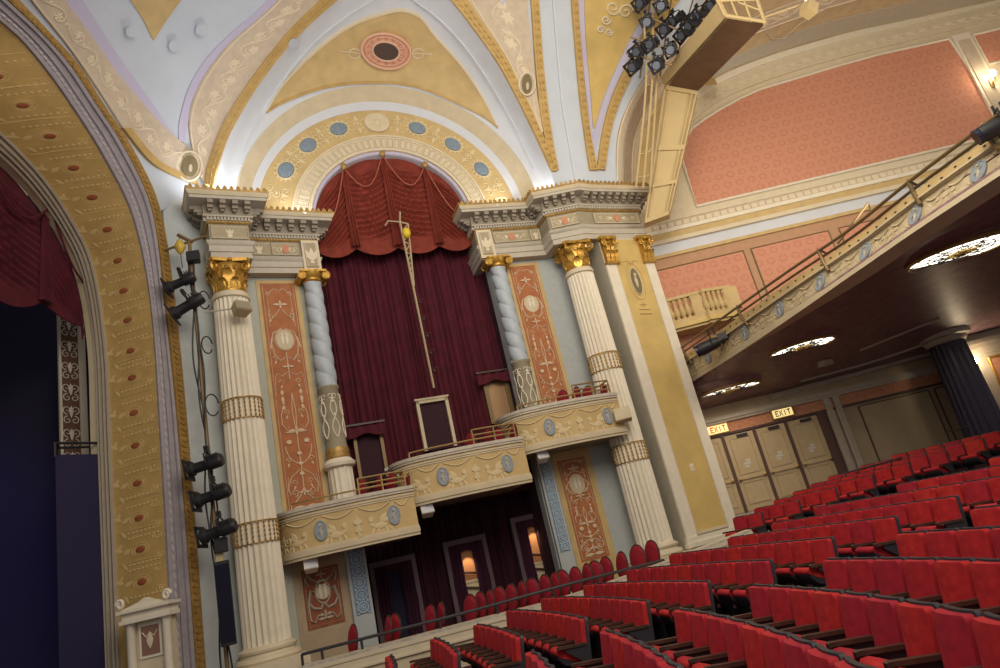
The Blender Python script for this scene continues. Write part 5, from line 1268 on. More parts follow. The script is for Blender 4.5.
for p, q in zip([ap[0]-1.6]+ap, ap+[ap[-1]+1.8]):
    if q <= p: continue
    mb = MB(); m_ = (p+q)/2; urn(S, mb, m_, .02, -.01, .8)
    for sg in (-1,1): griffin(S, mb, m_+sg*(q-p)*.22, .10, -sg, -.012, .8)
    festoon(S, mb, p+.25, m_-.05, -.13, .09, .012); festoon(S, mb, m_+.05, q-.25, -.13, .09, .012)
    mb.build('relief_ornament', 'fasciahi', fa)
mb = MB()
for i in range(46):
    a = .2+i*S.len/47; S.oval(mb, a, -H*.40+.03*(i%2), .03, .016, .075, .012, 6)
mb.build('cable_slots', 'darkframe', fa)
# pipe rail on brackets
t = thing('lighting_pipe_rail', V(7,14,4.2), 'double pipe rail on raking brackets along the top of the balcony front', 'rail')
RT = [p+V(-.12,-.05,.22) for p in BT]; RM = [p+V(-.02,0,.10) for p in BT]; r1 = resample(RT, 60); r2 = resample(RM, 60)
mb = MB(); mb.tube(r1, .035, 8); mb.build('top_pipe', 'brownmetal', t); mb = MB(); mb.tube(r2, .03, 8); mb.build('lower_pipe', 'brownmetal', t)
for x, y in ((690,357),(749,327),(826,263),(915,190),(985,120)):
    i = min(range(60), key=lambda i: (Vector(proj(r1[i]))-Vector((x,y))).length); tt = i/59; mb = MB(); a = r1[i]; n = S.N[min(int(tt*69),69)]
    mb.tube([a, S.W(tt,.05,.09), S.W(tt+.012,.42,.06)], .04, 6); mb.tube([a+V(0,0,.04), S.W(tt-.012,-.3,-.1)], .025, 6); mb.build('bracket', 'brownmetal', t)
mb = MB()
mb = MB()
g0 = onY(838,243,15.0); g1 = onY(868,203,15.0); g2 = onY(872,212,15.0); mb.tube([g0, g1, g2], .03, 6); g3 = onY(836,238,15.); 
o = mb.build('guard_rail', 'brownmetal'); tag(o, 'short bent guard rail rising above the balcony pipe rail', 'rail')
# balcony floor and soffit
XR = 24.
def soff(x, y, xf):
    g = 3.6-.0105*max(0, y-13)**2; q = min(1, max(0, (x-xf)/.22)); return 3.5*(1-q)+g*q
ys = [22.2]+[BBc_.y for BBc_ in resample(BB, 30)]; fx = [BB[0].x]+[p.x for p in resample(BB, 30)]
P = []
for y, x0 in zip(ys, fx): P.append([(x0+(XR-x0)*(j/30)**2.2, y, soff(x0+(XR-x0)*(j/30)**2.2, y, x0)) for j in range(31)])
mb = MB(); mb.slab(P, [[(a,b,c+.18) for a,b,c in r_] for r_ in P]); struct(mb.build('ceiling_soffit', 'soffit', smooth=80))
P2 = [[(x0+.25, y, 3.86), (XR, y, 5.2)] for y, x0 in zip(ys, fx)]; mb = MB(); mb.slab(P2, [[(a,b,c+.1) for a,b,c in r_] for r_ in P2]); struct(mb.build('floor_balcony', 'carpet'))
def soffz(x, y):
    i = min(range(len(ys)), key=lambda i: abs(ys[i]-y)); return soff(x, y, fx[i])
# stained-glass ceiling lights
def hit_soffit(x, y):
    r = ray(x, y); r = r/r.y; a = 5.
    while a < 21.9 and not (soffz(r.x*a, a) < r.z*a+.01 and r.x*a > 5.4): a += .02
    return r*a
for k, (cx, cy, lb) in enumerate(((960,251,'round stained-glass ceiling light, largest and nearest under the balcony'),(802,346,'round stained-glass ceiling light in the middle of the row of three'),(730,389,'round stained-glass ceiling light nearest the pier'))):
    c = onZ(cx, cy, (3.6,3.35,3.02)[k]); rad = (.98,.86,.90)[k]; n = 40
    c = hit_soffit(cx, cy)
    zz = lambda x, y: soffz(x, y)-.02
    t = thing('ceiling_light', V(c.x,c.y,c.z), lb, 'ceiling light', 'round stained-glass ceiling lights'); mb = MB()
    nz = (.06,.02,.026)[k]
    def cp(r_, q, h=0.): return (c.x+r_*math.cos(q), c.y+r_*math.sin(q), c.z+nz*r_*math.sin(q)-h)
    rim = [cp(rad, 2*PI*i/n) for i in range(n)]; low = [cp(rad*.97, 2*PI*i/n, .03) for i in range(n)]
    mb.add(rim+low, [tuple(range(n)), tuple(range(n,2*n))[::-1]]+[(i,(i+1)%n,n+(i+1)%n,n+i) for i in range(n)]); gl = mb.build('glass', 'lampglow', t)
    mb = MB(); mb.tube([cp(rad, 2*PI*i/n, .02) for i in range(n)], .045, 8, True); mb.build('rim', 'giltdull', t)
    mb = MB(); hi_ = [cp(rad*1.01, 2*PI*i/n, -.004) for i in range(n)]; ho_ = [cp(rad*1.3, 2*PI*i/n, -.22) for i in range(n)]; mb.add(hi_+ho_, [tuple(range(n)), tuple(range(n,2*n))[::-1]]+[(i,(i+1)%n,n+(i+1)%n,n+i) for i in range(n)]); mb.build('housing', 'soffit', t)  # added opaque cover, keeps the glowing glass from lighting the soffit
    mb = MB(); mb.tube([cp(.62*rad, 2*PI*i/n, .04) for i in range(n)], .012, 5, True)
    for i in range(12):
        q = 2*PI*i/12; mb.tube([cp(.62*rad, q, .04), cp(.97*rad, q, .04)], .010, 4)
    for i in range(8): q = 2*PI*i/8; mb.tube([cp(.25*rad, q, .04), cp(.62*rad, q+.2, .04)], .010, 4); mb.tube([cp(rad*(.42+.1*math.cos(w)), q+PI/8+.2*math.sin(w), .04) for w in [j*1.05 for j in range(6)]], .010, 4, True)
    mb.build('leading', 'black', t); mb = MB(); sq = [cp(.28, PI/4+PI/2*i, .05) for i in range(4)]; mb.tube(sq+[sq[0]], .03, 5); mb.tube([cp(.14, PI/2*i, .05) for i in range(4)], .05, 5, True); mb.build('centre_ornament', 'gold', t)
# soffit mouldings
def sline(pts, w, m, nm, h=.08):
    q = []
    for x, y in pts: q.append(hit_soffit(x, y))
    q = resample(q, 24); mb = MB(); mb.tube(q, w, 6); return struct(mb.build(nm, m))
# ============================================================ wall and doors under the balcony
zdf = -.62
mb = MB(FD); mb.box(4.8, 24, -.3, 0, -2, 3.4); struct(mb.build('wall_under_balcony', 'wallbrown'))
mb = MB(FD); mb.box(4.8, 24, 0, .06, 2.40, 2.9); struct(mb.build('trim_6', 'wallbrown'))
mb = MB(FD); mb.box(4.8, 24, 0, .22, 2.28, 2.36); mb.box(4.8, 24, 0, .16, 2.20, 2.28); mb.box(4.8, 24, 0, .10, 2.36, 2.42); struct(mb.build('trim_7', 'soffitlt'))
mb = MB(FD); mb.box(4.8, 24, 0, .05, 1.86, 2.20); o = struct(mb.build('trim_8', 'terra'))
mb = MB(FD)
for i in range(60): a = 5+i*.32; mb.tube([(a+.1*math.cos(q), .06, 2.03+.09*math.sin(q)) for q in [j*.7 for j in range(9)]], .012, 4)
mb.build('relief_ornament', 'wallpaperlit', o)
mb = MB(FD); mb.box(4.8, 24, 0, .10, 1.80, 1.87); struct(mb.build('trim_9', 'doorframe'))
dl = [FD.px(x, y, .05)[0] for x, y in ((712,440),(723,438),(758,427),(763,425),(790,417),(797,415),(820,409))]
print('doors', [round(q,2) for q in dl])
edges = [(4.95,6.15),(6.25,7.19),(7.29,8.23),(8.33,9.31)]
for k, (a, b) in enumerate(edges):
    o = sempty('door_%d' % (k+1), FD.w((a+b)/2, 0, zdf)); zt = 1.76
    mb = MB(FD); mb.box(a, b, 0, .05, zdf, zt); mb.build('door_leaf', 'doorpaint', o)
    mb = MB(FD); w = .09
    for z0, z1 in ((zdf+.2, zdf+.85),(zdf+1.12, zt-.14)): 
        mb.tube([(a+.14,.06,z0),(b-.14,.06,z0),(b-.14,.06,z1),(a+.14,.06,z1)], .018, 5, True)
    mb.build('panel_moulding', 'doorpaint', o)
    mb = MB(FD); mb.box(a+.08, b-.08, .05, .10, zdf+.95, zdf+1.01); mb.build('push_bar', 'doorpaint', o)
    mb = MB(FD); x = a+.09 if k%2 else b-.09; 
    for x in (a+.07, b-.07): mb.ball((x,.12,zdf+.98), .05, .04, .07, 8, 6)
    mb.build('bar_bracket', 'brass', o)
    mb = MB(FD); mb.box((a+b)/2-.17+.1, (a+b)/2+.17+.1, .05, .12, zt-.12, zt-.03); mb.build('door_closer', 'darkframe', o)
    if k:
        mb = MB(FD); c_ = (a+b)/2; 
        for i in (-1,0,1):
            for j in (-1,0,1):
                if (i, j) in ((-1,1),(1,-1)): continue
                mb.box(c_+i*.075-.03, c_+i*.075+.03, .05, .062, zdf+1.42+j*.09-.035, zdf+1.42+j*.09+.035)
        mb.build('notice', mat('pale_notice_paper', (.62,.60,.52), .7), o)
mb = MB(FD); mb.box(4.8, 9.7, -.05, .03, zdf, 1.85); struct(mb.build('door_5', 'doorframe'))
for a in (6.15,7.19,8.23): 
    mb = MB(FD); mb.box(a, a+.10, 0, .09, zdf, 1.8); struct(mb.build('trim_10', 'doorframe'))
mb = MB(FD); mb.box(9.31, 9.56, 0, .09, zdf, 1.85); struct(mb.build('trim_11', 'doorframe'))
mb = MB(FD); mb.box(4.8, 16, 0, .03, zdf-.6, zdf); struct(mb.build('baseboard_right', 'soffitlt'))
# exit signs: letters pierced in a lit panel
def letters(mb, txt, s0, z0, w, h, d, th):
    G = {'E':[(0,0,.2,1),(0,.8,1,1),(0,.4,.8,.6),(0,0,1,.2)],'I':[(.38,0,.62,1)],'T':[(.38,0,.62,1),(0,.8,1,1)]}
    for i, ch in enumerate(txt):
        x = s0+i*w*1.25
        if ch == 'X':
            for a, b in (((0,0),(1,1)),((0,1),(1,0))):
                dx = .12; mb.prism([(x+(a[0]-dx)*w, z0+a[1]*h),(x+(a[0]+dx)*w, z0+a[1]*h),(x+(b[0]+dx)*w, z0+b[1]*h),(x+(b[0]-dx)*w, z0+b[1]*h)], d, d+th, 'y')
        else:
            for x0, y0, x1, y1 in G[ch]: mb.box(x+x0*w, x+x1*w, d, d+th, z0+y0*h, z0+y1*h)
for k, (x, y, lb, m) in enumerate(((718,429,'lit EXIT sign with red letters above the doors nearest the pier','exitred'),(783,412.5,'lit EXIT sign with dark letters above the furthest doors','darkwood'))):
    s, z = FD.px(x, y, .2); t = thing('exit_sign', FD.w(s,.15,z-.15), lb, 'exit sign', 'lit exit signs'); w = .36
    mb = MB(FD); mb.box(s-w, s+w, .06, .16, z-.16, z+.16); mb.build('case', 'giltdull', t)
    mb = MB(FD); mb.box(s-w+.04, s+w-.04, .16, .17, z-.125, z+.125); mb.build('face', 'exitglow', t)
    mb = MB(FD); letters(mb, 'EXIT', s-.245, z-.09, .105, .18, .17, .012); mb.build('letters', m, t)
# fluted pilasters and blank panels beyond the doors
for k, (x, lb) in enumerate(((830,'pair of cream fluted pilasters beside the exit doors'),)):
    s0 = 9.66; t = thing('wall_pilaster', FD.w(s0+.3,.05,zdf), lb, 'pilaster')
    for j in range(2):
        mb = MB(FD); a = s0+j*.30; mb.box(a, a+.2, 0, .14, zdf-.2, 2.2)
        for i in range(3): mb.box(a+.02+i*.06, a+.05+i*.06, .14, .16, zdf, 2.0)
        mb.build('shaft', 'soffitlt', t)
for k, (a, b) in enumerate(((10.7,13.0),(13.2,15.2),(15.4,17.5))):
    o = tag(MB(FD).box(a, b, 0, .03, zdf-.3, 1.72).build('wall_panel', 'wallbrown'), ('tan blank wall panel right of the fluted pilasters','tan blank wall panel between the first panel and the navy column','tan blank wall panel hidden partly by the navy column')[k], 'wall panel')
    mb = MB(FD); mb.tube([(a,.03,zdf),(b,.03,zdf),(b,.03,1.72),(a,.03,1.72)], .03, 5, True); mb.build('panel_moulding', 'doorframe', o)
# navy column with capital, lit wall beyond it
c = onY(965,385,20.4); t = thing('engaged_column', V(c.x,c.y,-1.2), 'dark navy fluted column under the balcony at the right edge', 'column')
zt = onY(955,342,20.4).z; k_ = 1.0
mb = MB(); mb.lathe([(.62,-1.4),(.60,-.8),(.50,zt-.15),(.50,zt)], c.x, c.y, 96, flute=.08, nfl=20); mb.build('shaft', 'lavcol', t)
mb = MB(); mb.lathe([(.52,zt),(.58,zt+.06),(.60,zt+.14),(.72,zt+.18),(.72,zt+.32),(.55,zt+.33),(.55,zt+.6)], c.x, c.y, 40); mb.build('capital', 'soffitlt', t)
FW = Frame((c.x+.5, 20.9), (c.x+8, 20.2))
mb = MB(FW); mb.box(-.2, 8, -.2, 0, -1.5, 3.2); struct(mb.build('wall_bright', 'soffitlt'))
t = thing('wallpaper_panel', FW.w(2.2,.03,0), 'coral damask panel beside the lit sconce at the right edge', 'wall panel')
mb = MB(FW); mb.box(.75, 5, 0, .04, -.6, 2.15); mb.build('damask_field', 'wallpaper', t); mb = MB(FW); mb.tube([(.75,.05,-.6),(5,.05,-.6),(5,.05,2.15),(.75,.05,2.15)], .05, 6, True); mb.build('panel_moulding', 'gilt', t)
mb = MB(FW); mb.box(-.2, 8, 0, .2, 2.5, 2.62); mb.box(-.2, 8, 0, .3, 2.62, 2.75); mb.box(-.2, 8, 0, .12, 2.3, 2.5); struct(mb.build('trim_12', 'soffitlt'))
def sconce(p, nrm, label, k=1.):
    t = thing('wall_sconce', p, label, 'wall light'); mb = MB(); q = p+nrm*.02
    mb.ball((q.x,q.y,q.z), .06*k, .03*k, .14*k); mb.tube([q, q+nrm*.12*k+V(0,0,-.04*k), q+nrm*.16*k+V(0,0,.08*k)], .015*k, 6); mb.build('bracket', 'brass', t)
    e = q+nrm*.16*k+V(0,0,.17*k); mb = MB(); mb.ball((e.x,e.y,e.z), .055*k, .055*k, .09*k); mb.build('bulb', 'bulb', t); return e
nW = V(FW.n.x, FW.n.y, 0); s_, z_ = FW.px(978,361,.2); SCON = [sconce(FW.w(.33,.03,z_-.15), nW, 'lit wall sconce beside the navy column')]
nS = V(0,-1,0); SCON.append(sconce(FS.P(989,79,.15)+V(0,0,-.2), nS, 'lit wall sconce at the upper right corner above the balcony', 1.5))
# low rail on the platform at the back
t = thing('platform_rail', V(11,18.3,-.3), 'thin dark rail along the raised platform in front of the tan panels', 'rail')
q = [onY(845,473,18.6), onY(868,467,18.5), onY(909,456,18.4), onY(947,434,18.0)]
mb = MB(); mb.tube(q[:3]+[onY(949,446,18.2)], .025, 6); mb.build('top_rail', 'darkframe', t)
for x, y, x2, y2 in ((845,473,848,487),(909,456,911,470),(872,466,875,480)):
    a = onY(x,y,18.5); mb = MB(); mb.tube([a, V(a.x,a.y,a.z-.75)], .022, 6); mb.build('post', 'darkframe', t)
o = MB().tube([onY(947,434,18.3), onY(947.5,432,18.3), onY(972,425,18.1)], .02, 6).build('handrail', 'darkframe'); tag(o, 'short thin handrail beside the navy column', 'rail')
# ============================================================ auditorium seats
W_ = .47
def make_seat(end):
    t = thing('auditorium_chair', (0,0,0), 'red chair in the stalls', 'theatre seat')
    tl = .15
    def bk(x, z, y): return (x, y + (z-.40)*tl, z)
    # dark shell with a rolled top edge, gently bowed
    def shell(y0, y1, z0, z1, hw, rnd):
        P = []; 
        for z in (z0, z0+(z1-z0)*.5, z1-rnd, z1-rnd*.3, z1):
            w = hw if z <= z1-rnd else hw-rnd*(1-math.sqrt(max(0, 1-((z-(z1-rnd))/rnd)**2)))*.7
            P.append([bk(w*q, z, y0-.03*(1-q*q)) for q in (-1,-.5,0,.5,1)])
        Q = [[(p[0], p[1]+(y1-y0), p[2]) for p in r_] for r_ in P]; mb = MB(); mb.slab(P, Q); return mb
    shell(.145, .185, .30, .86, .226, .05).build('back_shell', 'darkframe', t, local=True, smooth=50)
    shell(.075, .155, .36, .843, .207, .04).build('backrest', 'seatred', t, local=True, smooth=50)
    # tipped-up cushion with a round red nose and a dark pan underneath
    def cush(prof, hw):
        mb = MB(); n = len(prof); k = 5
        P = [[(hw*q*(1 if abs(q) < .9 else .97), y-.015*(1-q*q), z) for q in (-1,-.5,0,.5,1)] for y, z in prof]; vs = [p for r_ in P for p in r_]; fs = []
        for i in range(n):
            for j in range(k-1): fs.append((i*k+j, i*k+j+1, ((i+1)%n)*k+j+1, ((i+1)%n)*k+j))
        fs.append(tuple(i*k for i in range(n))); fs.append(tuple(i*k+k-1 for i in range(n))[::-1]); mb.add(vs, fs); return mb
    c = cush([(.06,.35),(.06,.43),(-.12,.515),(-.20,.545),(-.26,.54),(-.285,.51),(-.28,.47),(-.20,.42),(-.03,.35)], .195).build('seat_cushion', 'seatred', t, local=True, smooth=70)
    cush([(.02,.31),(-.02,.355),(-.20,.425),(-.275,.468),(-.275,.43),(-.19,.33),(-.05,.29)], .19).build('seat_pan', 'darkframe', c, local=True, smooth=50)
    def arm(sx, panel):
        mb = MB(); x = sx*W_/2
        P = [[(x-.03,.13,.56),(x+.03,.13,.56)],[(x-.034,-.10,.575),(x+.034,-.10,.575)],[(x-.034,-.25,.585),(x+.034,-.25,.585)],[(x-.026,-.275,.578),(x+.026,-.275,.578)]]
        mb.slab(P, [[(p[0],p[1],p[2]-.035) for p in r_] for r_ in P]); mb.build('armrest', 'darkwood', t, local=True)
        mb = MB()
        if panel:
            q = [(.17,.0),(.17,.545),(-.16,.545),(-.16,.50),(.02,.36),(.02,.0)]; mb.prism(q, x-.016, x+.016, 'x')
            mb.build('end_panel', 'darkframe', t, local=True)
        else:
            q = [(.17,.0),(.17,.54),(-.18,.545),(-.18,.50),(-.02,.32),(-.02,.0)]; mb.prism(q, x-.014, x+.014, 'x')
            mb.prism([(-.06,.0),(.2,.0),(.2,.025),(-.06,.025)], x-.03, x+.03, 'x'); mb.build('standard', 'black', t, local=True)
    arm(-1, False)
    if end == 1: arm(1, True)
    elif end == 2: arm(1, False)
    return t
SEATM = make_seat(0); SEATE = make_seat(1); useds = {0:[0], 1:[0]}; PROTO = {0:SEATM, 1:SEATE}
SEAT_N = 0; ROWN = {}
def seat_row(bank, row, xe, ye, R_, yc, n, zt, toward_plus_y, bankname, ends, gaps=()):
    """n seats on an arc starting at the aisle end (xe, ye)"""
    global SEAT_N
    cx = xe - math.sqrt(R_*R_-(ye-yc)**2); a0 = math.atan2(ye-yc, xe-cx); da = W_/R_*(1 if toward_plus_y else -1); zf = zt-.84
    # the seat's local +x points towards +Y seen from the stage side, so the left arm of one is the right arm of the next
    for k in range(n):
        a = a0+da*(k+.5); p = V(cx+R_*math.cos(a), yc+R_*math.sin(a), zf); q = proj(p+V(0,0,.85)); q2 = proj(p+V(0,0,.4))
        if p.y > (21.3 if bank == 2 else 17) or (bank == 0 and p.x < 4.8 and p.y > ledge_y(p.x)-.55): continue
        if bank == 2 and p.x < 5.9 and p.y < 21 : 
            if FP.inv(p)[1] < .35 and p.x < 6.2 and p.y > 19.8: continue
        if not q or not (-12 < q[0] < 1100 and 300 < q[1] < 690 and q2[1] < 790): continue
        o = (math.cos(a), math.sin(a)); rz = math.atan2(-o[0], o[1])
        # local +x maps to (cos rz, sin rz): decide which end carries the extra arm
        first_is_plus = (math.cos(rz)*(-math.sin(a)) + math.sin(rz)*math.cos(a) > 0) != toward_plus_y
        kind = 0
        if k == 0 and first_is_plus: kind = 1
        if k == n-1 and not first_is_plus: kind = 1
        pr, fl = PROTO[kind], useds[kind]
        if (bank, row) not in ROWN: ROWN[bank, row] = [sum(1 for q_ in ROWN if q_[0] == bank), 0]
        rn = ROWN[bank, row]; lab = f'red tip-up chair, {nth(rn[1])} from the aisle, {nth(rn[0])} row from the stage, {bankname}'; rn[1] += 1
        if not fl[0]: fl[0] = 1; s = pr; s.location = p; s.rotation_euler = (0,0,rz)
        else: s = dup(pr, p, rz)
        tag(s, lab, 'theatre seat', 'red tip-up chairs, ' + bankname); SEAT_N += 1
def terrace(xe, ye, R_, yc, n, zt, plus, name='floor_terrace'):
    cx = xe - math.sqrt(R_*R_-(ye-yc)**2); a0 = math.atan2(ye-yc, xe-cx); da = W_/R_*(1 if plus else -1); m = 14; zf = zt-.84
    A = []; B = []
    for i in range(m+1):
        a = a0+da*(n+.2)*i/m; A.append([(cx+r_*math.cos(a), yc+r_*math.sin(a), zf) for r_ in (R_-.46, R_+.44)]); B.append([(cx+r_*math.cos(a), yc+r_*math.sin(a), zf-.30) for r_ in (R_-.46, R_+.44)])
    mb = MB(); mb.slab(A, B); struct(mb.build(name, 'carpet'))
EX = [(-2.45,10.05),(-1.55,10.03),(-.65,10.02),(.28,10.01),(1.17,9.99),(2.06,9.97),(2.97,9.94),(3.88,9.92),(4.8,9.89),(5.69,9.86)]+[(5.69+.9*i, 9.86) for i in range(1,8)]
FAR = [(369,663),(420,643.5),(464,628),(507,612),(548,598),(587,584.7),(623,571),(658,559),(691,548.6),(721,537),(744,527),(780,514.5),(817,502),(855,489.5),(892,477),(930,464.5),(967,452)]
DX = .24
for i, (x, y) in enumerate(EX):
    p = onZ(*FAR[i], ztop(x)); cx = x-math.sqrt(22*22-(y-5.2)**2); L = 22*(math.atan2(p.y-5.2, p.x-cx)-math.atan2(y-5.2, x-cx)); n = max(4, min(13, round(L/W_)))
    if i >= 8: n = min(n, 10)
    print('row', i, n, round(L/W_,1), [round(c,1) for c in p])
    seat_row(0, i, x-DX, y, 22, 5.2, n, ztop(x), True, 'parterre-side bank', 1); terrace(x-DX, y, 22, 5.2, n, ztop(x), True)
NX_ = [(-1.37,8.58),(-.47,8.56),(.43,8.53),(1.32,8.51),(2.23,8.49),(3.14,8.46),(4.04,8.43),(4.95,8.40),(5.85,8.38)]
for i, (x, y) in enumerate(NX_):
    seat_row(1, i, x-DX, y, 16, 5.2, 16, ztop(x), False, 'nearest bank', 1); terrace(x-DX, y, 16, 5.2, 16, ztop(x), False)
for i in range(8):
    p = onY(765.6+37.2*i, 512-12.5*i, 16.6); n = min(2+i, 7)
    print('back row', i, [round(c,2) for c in p])
    seat_row(2, i, p.x-DX, 16.6, 24, 5.2, n, p.z, True, 'exit-door bank', 1); terrace(p.x-DX, 16.6, 24, 5.2, n, p.z, True)
print('SEATS', SEAT_N)
# ============================================================ lighting instruments
def aim_matrix(p, d, up=V(0,0,1)):
    d = d.normalized(); x = d.cross(up).normalized(); u = x.cross(d); return Matrix((x, d, u)).transposed().to_4x4()
def make_spot():
    t = thing('stage_spotlight', (0,0,0), 's', 'spotlight')
    mb = MB(); prof = [(.10,-.32),(.125,-.28),(.13,-.05),(.10,.0),(.105,.22),(.14,.25),(.14,.34)]; n = 18
    vs = [(r*math.cos(2*PI*i/n), y, r*math.sin(2*PI*i/n)) for r, y in prof for i in range(n)]; fs = [(j*n+i, j*n+(i+1)%n, (j+1)*n+(i+1)%n, (j+1)*n+i) for j in range(len(prof)-1) for i in range(n)]+[tuple(range(n)), tuple((len(prof)-2)*n+i for i in range(n))]
    mb.add(vs, fs)
    for k in range(5): mb.box(-.14,.14,-.27+k*.05,-.25+k*.05,-.02,.15)
    mb.build('body', 'black', t, local=True)
    mb = MB(); mb.tube([(0,.30,0),(0,.335,0)], .118, 16); mb.build('lens', 'glasslens', t, local=True)
    mb = MB(); mb.tube([(-.16,-.05,0),(-.17,-.05,.18),(0,-.05,.26),(.17,-.05,.18),(.16,-.05,0)], .018, 6); mb.build('yoke', 'black', t, local=True)
    mb = MB(); mb.box(-.03,.03,-.09,-.01,.25,.36); mb.tube([(-.06,-.05,.34),(.06,-.05,.34)], .03, 8); mb.build('clamp', 'black', t, local=True)
    for q in range(4):
        mx = Matrix.Rotation(PI/2*q, 4, 'Y'); i0 = len(mb.v) if q else 0
        if q == 0: mb = MB(); i0 = 0
        mb.box(-.20,.20,.34,.37,.135,.20); mb.xf(i0, mx)
    mb.build('gel_frame', 'black', t, local=True)
    return t
SPOTM = make_spot(); usp = [0]
def spot(p, aim, k, label, group, roll=0.):
    if not usp[0]: usp[0] = 1; o = SPOTM
    else: o = dup(SPOTM)
    d = aim.normalized(); m = Matrix.Translation(p) @ aim_matrix(p, d) @ Matrix.Rotation(roll, 4, 'Y') @ Matrix.Scale(k, 4); o.matrix_world = m
    loc, rot, sc = m.decompose(); o.location = loc; o.rotation_euler = rot.to_euler(); o.scale = sc
    return tag(o, label, 'spotlight', group)
# cluster on the lighting bridge
cl = [(639,5,'topmost left lamp'),(659,9,'second lamp of the top row'),(645,25,'left lamp of the second row'),(663,31,'middle lamp of the second row'),(636,54,'left lamp of the third row'),(649,47,'second lamp of the third row'),(632,68,'lowest lamp at the left'),(655,67,'lowest lamp in the middle'),(668,53,'right lamp of the third row'),(683,36,'lower lamp over the flank'),(698,17,'upper lamp over the flank'),(712,6,'top lamp of the beam'),(674,22,'small lamp behind the second row'),(690,27,'rear lamp against the beam')]
for k, (x, y, w) in enumerate(cl):
    p = onY(x+4, y-3, 17.2 + (.25 if k in (2,3,12) else 0)); ac = V(-.55+.1*math.sin(k), -.62+.12*math.cos(k*2), -.52)
    if k >= 9: ac = V(-.75,-.35,-.42)
    spot(p, ac, 1.02, 'black stage spotlight in the cluster on the lighting bridge, ' + w, 'spotlights on the lighting bridge')
t = thing('lighting_truss', onY(642,186,17.6), 'cream tubular ladder truss hanging spotlights beside the lighting bridge', 'truss')
L1 = [onY(640,-10,17.4), onY(646.5,72,17.4), onY(636,188,18.6)]; L2 = [onY(652,-10,17.4), onY(652.5,74,17.4), onY(643,188,18.6)]; L3 = [onY(658,60,17.7), onY(655,110,17.9), onY(650,188,18.8)]
for L in (L1, L2, L3): mb = MB(); mb.tube(resample(L, 12), .035, 6); mb.build('upright', 'beam', t)
mb = MB(); a = resample(L1[1:], 11); b = resample(L2[1:], 11); c = resample([L3[0]]+L3[1:], 11)
for i in (1,4,7,9): mb.tube([a[i], b[i], c[i]], .022, 5)
mb.build('rungs', 'beam', t)
t = thing('lamp_rack', onY(650,40,17.6), 'bronze pipe rack carrying the spotlight cluster', 'pipe rack')
for x0, y0, x1, y1 in ((630,0,668,14),(634,20,690,44),(630,46,676,60),(626,62,672,74)): mb = MB(); mb.tube([onY(x0,y0-9,17.3), onY(x1,y1-9,17.3)], .03, 6); mb.build('cross_pipe', 'brownmetal', t)
for x0, y0, x1, y1 in ((652,-12,640,78),(672,-6,660,76),(694,-4,676,60)): mb = MB(); mb.tube([onY(x0,y0,17.4), onY(x1,y1,17.4)], .03, 6); mb.build('down_pipe', 'brownmetal', t)
# lighting bridge: leaning leg and beam
t = thing('lighting_bridge', onY(655,235,19.4), 'cream plywood lighting bridge with a leaning leg and a beam with a dark brown underside', 'lighting bridge')
def quad_prism(f0, f1, back): 
    k = len(f0); return f0, f1
la, lb, lc, ld = onY(644,224,19.3), onY(664,86,18.6), onY(697,92,18.6), onY(669,215,19.3)
dpt = V(.1,.35,.02)
mb = MB(); f0 = [la, lb, lc, ld]; 
mb.add([tuple(p) for p in f0]+[tuple(p+dpt) for p in f0], [(0,1,2,3),(7,6,5,4),(0,4,5,1),(1,5,6,2),(2,6,7,3),(3,7,4,0)]); lg = mb.build('leg', 'beam', t)
def lerp4(u, v): return la.lerp(ld, u).lerp(lb.lerp(lc, u), v)
nl = (lb-la).cross(ld-la).normalized(); nl = nl if nl.dot(-la) > 0 else -nl
mb = MB()
for u0, u1, v0, v1 in ((0,.06,0,1),(.13,.17,0,1),(.83,.88,0,1),(.95,1,0,1),(0,1,0,.03),(.1,.95,.25,.28),(.1,.95,.52,.56),(.0,1,.97,1)):
    mb.slab([[lerp4(u0,v0)+nl*.08, lerp4(u1,v0)+nl*.08],[lerp4(u0,v1)+nl*.08, lerp4(u1,v1)+nl*.08]], [[lerp4(u0,v0)-nl*.01, lerp4(u1,v0)-nl*.01],[lerp4(u0,v1)-nl*.01, lerp4(u1,v1)-nl*.01]])
mb.build('leg_battens', 'beam', t)
ba, bb, bc, bd = lb, onY(725.6,17,14.6), onY(765,24,14.6), lc
mb = MB(); up = V(0,0,.12); f0 = [ba, bb, bc, bd]; mb.add([tuple(p) for p in f0]+[tuple(p+up) for p in f0], [(0,1,2,3),(7,6,5,4),(0,4,5,1),(1,5,6,2),(2,6,7,3),(3,7,4,0)]); mb.build('beam_underside', 'beamshade', t)  # unlit underside, its shade painted in as dark brown
mb = MB()
hs = (onY(660,78,18.6)-lb); he = (onY(718,1,14.6)-bb); th = (bc-bb).normalized()*.10
f0 = [ba, bb, bb+he, ba+hs]; mb.add([tuple(p) for p in f0]+[tuple(p+th) for p in f0], [(0,1,2,3),(7,6,5,4),(0,4,5,1),(1,5,6,2),(2,6,7,3),(3,7,4,0)])
mb.build('beam_side', 'beam', t)
mb = MB()
def endpt(u, v): return bb.lerp(bc, u) + he.lerp(onY(757,0,14.6)-bc, u)*v
mb.tube([endpt(0,.08), endpt(1,.08)], .055, 6); mb.tube([endpt(.0,1.), endpt(1,1.)], .05, 6); mb.tube([endpt(.5,.9), endpt(1,.55)], .03, 6)
for u in (0,.33,.66,1): mb.tube([endpt(u,.0), endpt(u,1.1)], .03 if 0 < u < 1 else .05, 6)
for u in (0,1): mb.tube([endpt(u,1.1), endpt(u,1.1)+V(.1,-.2,1.0)], .04, 6)
mb.build('end_frame', 'beam', t)
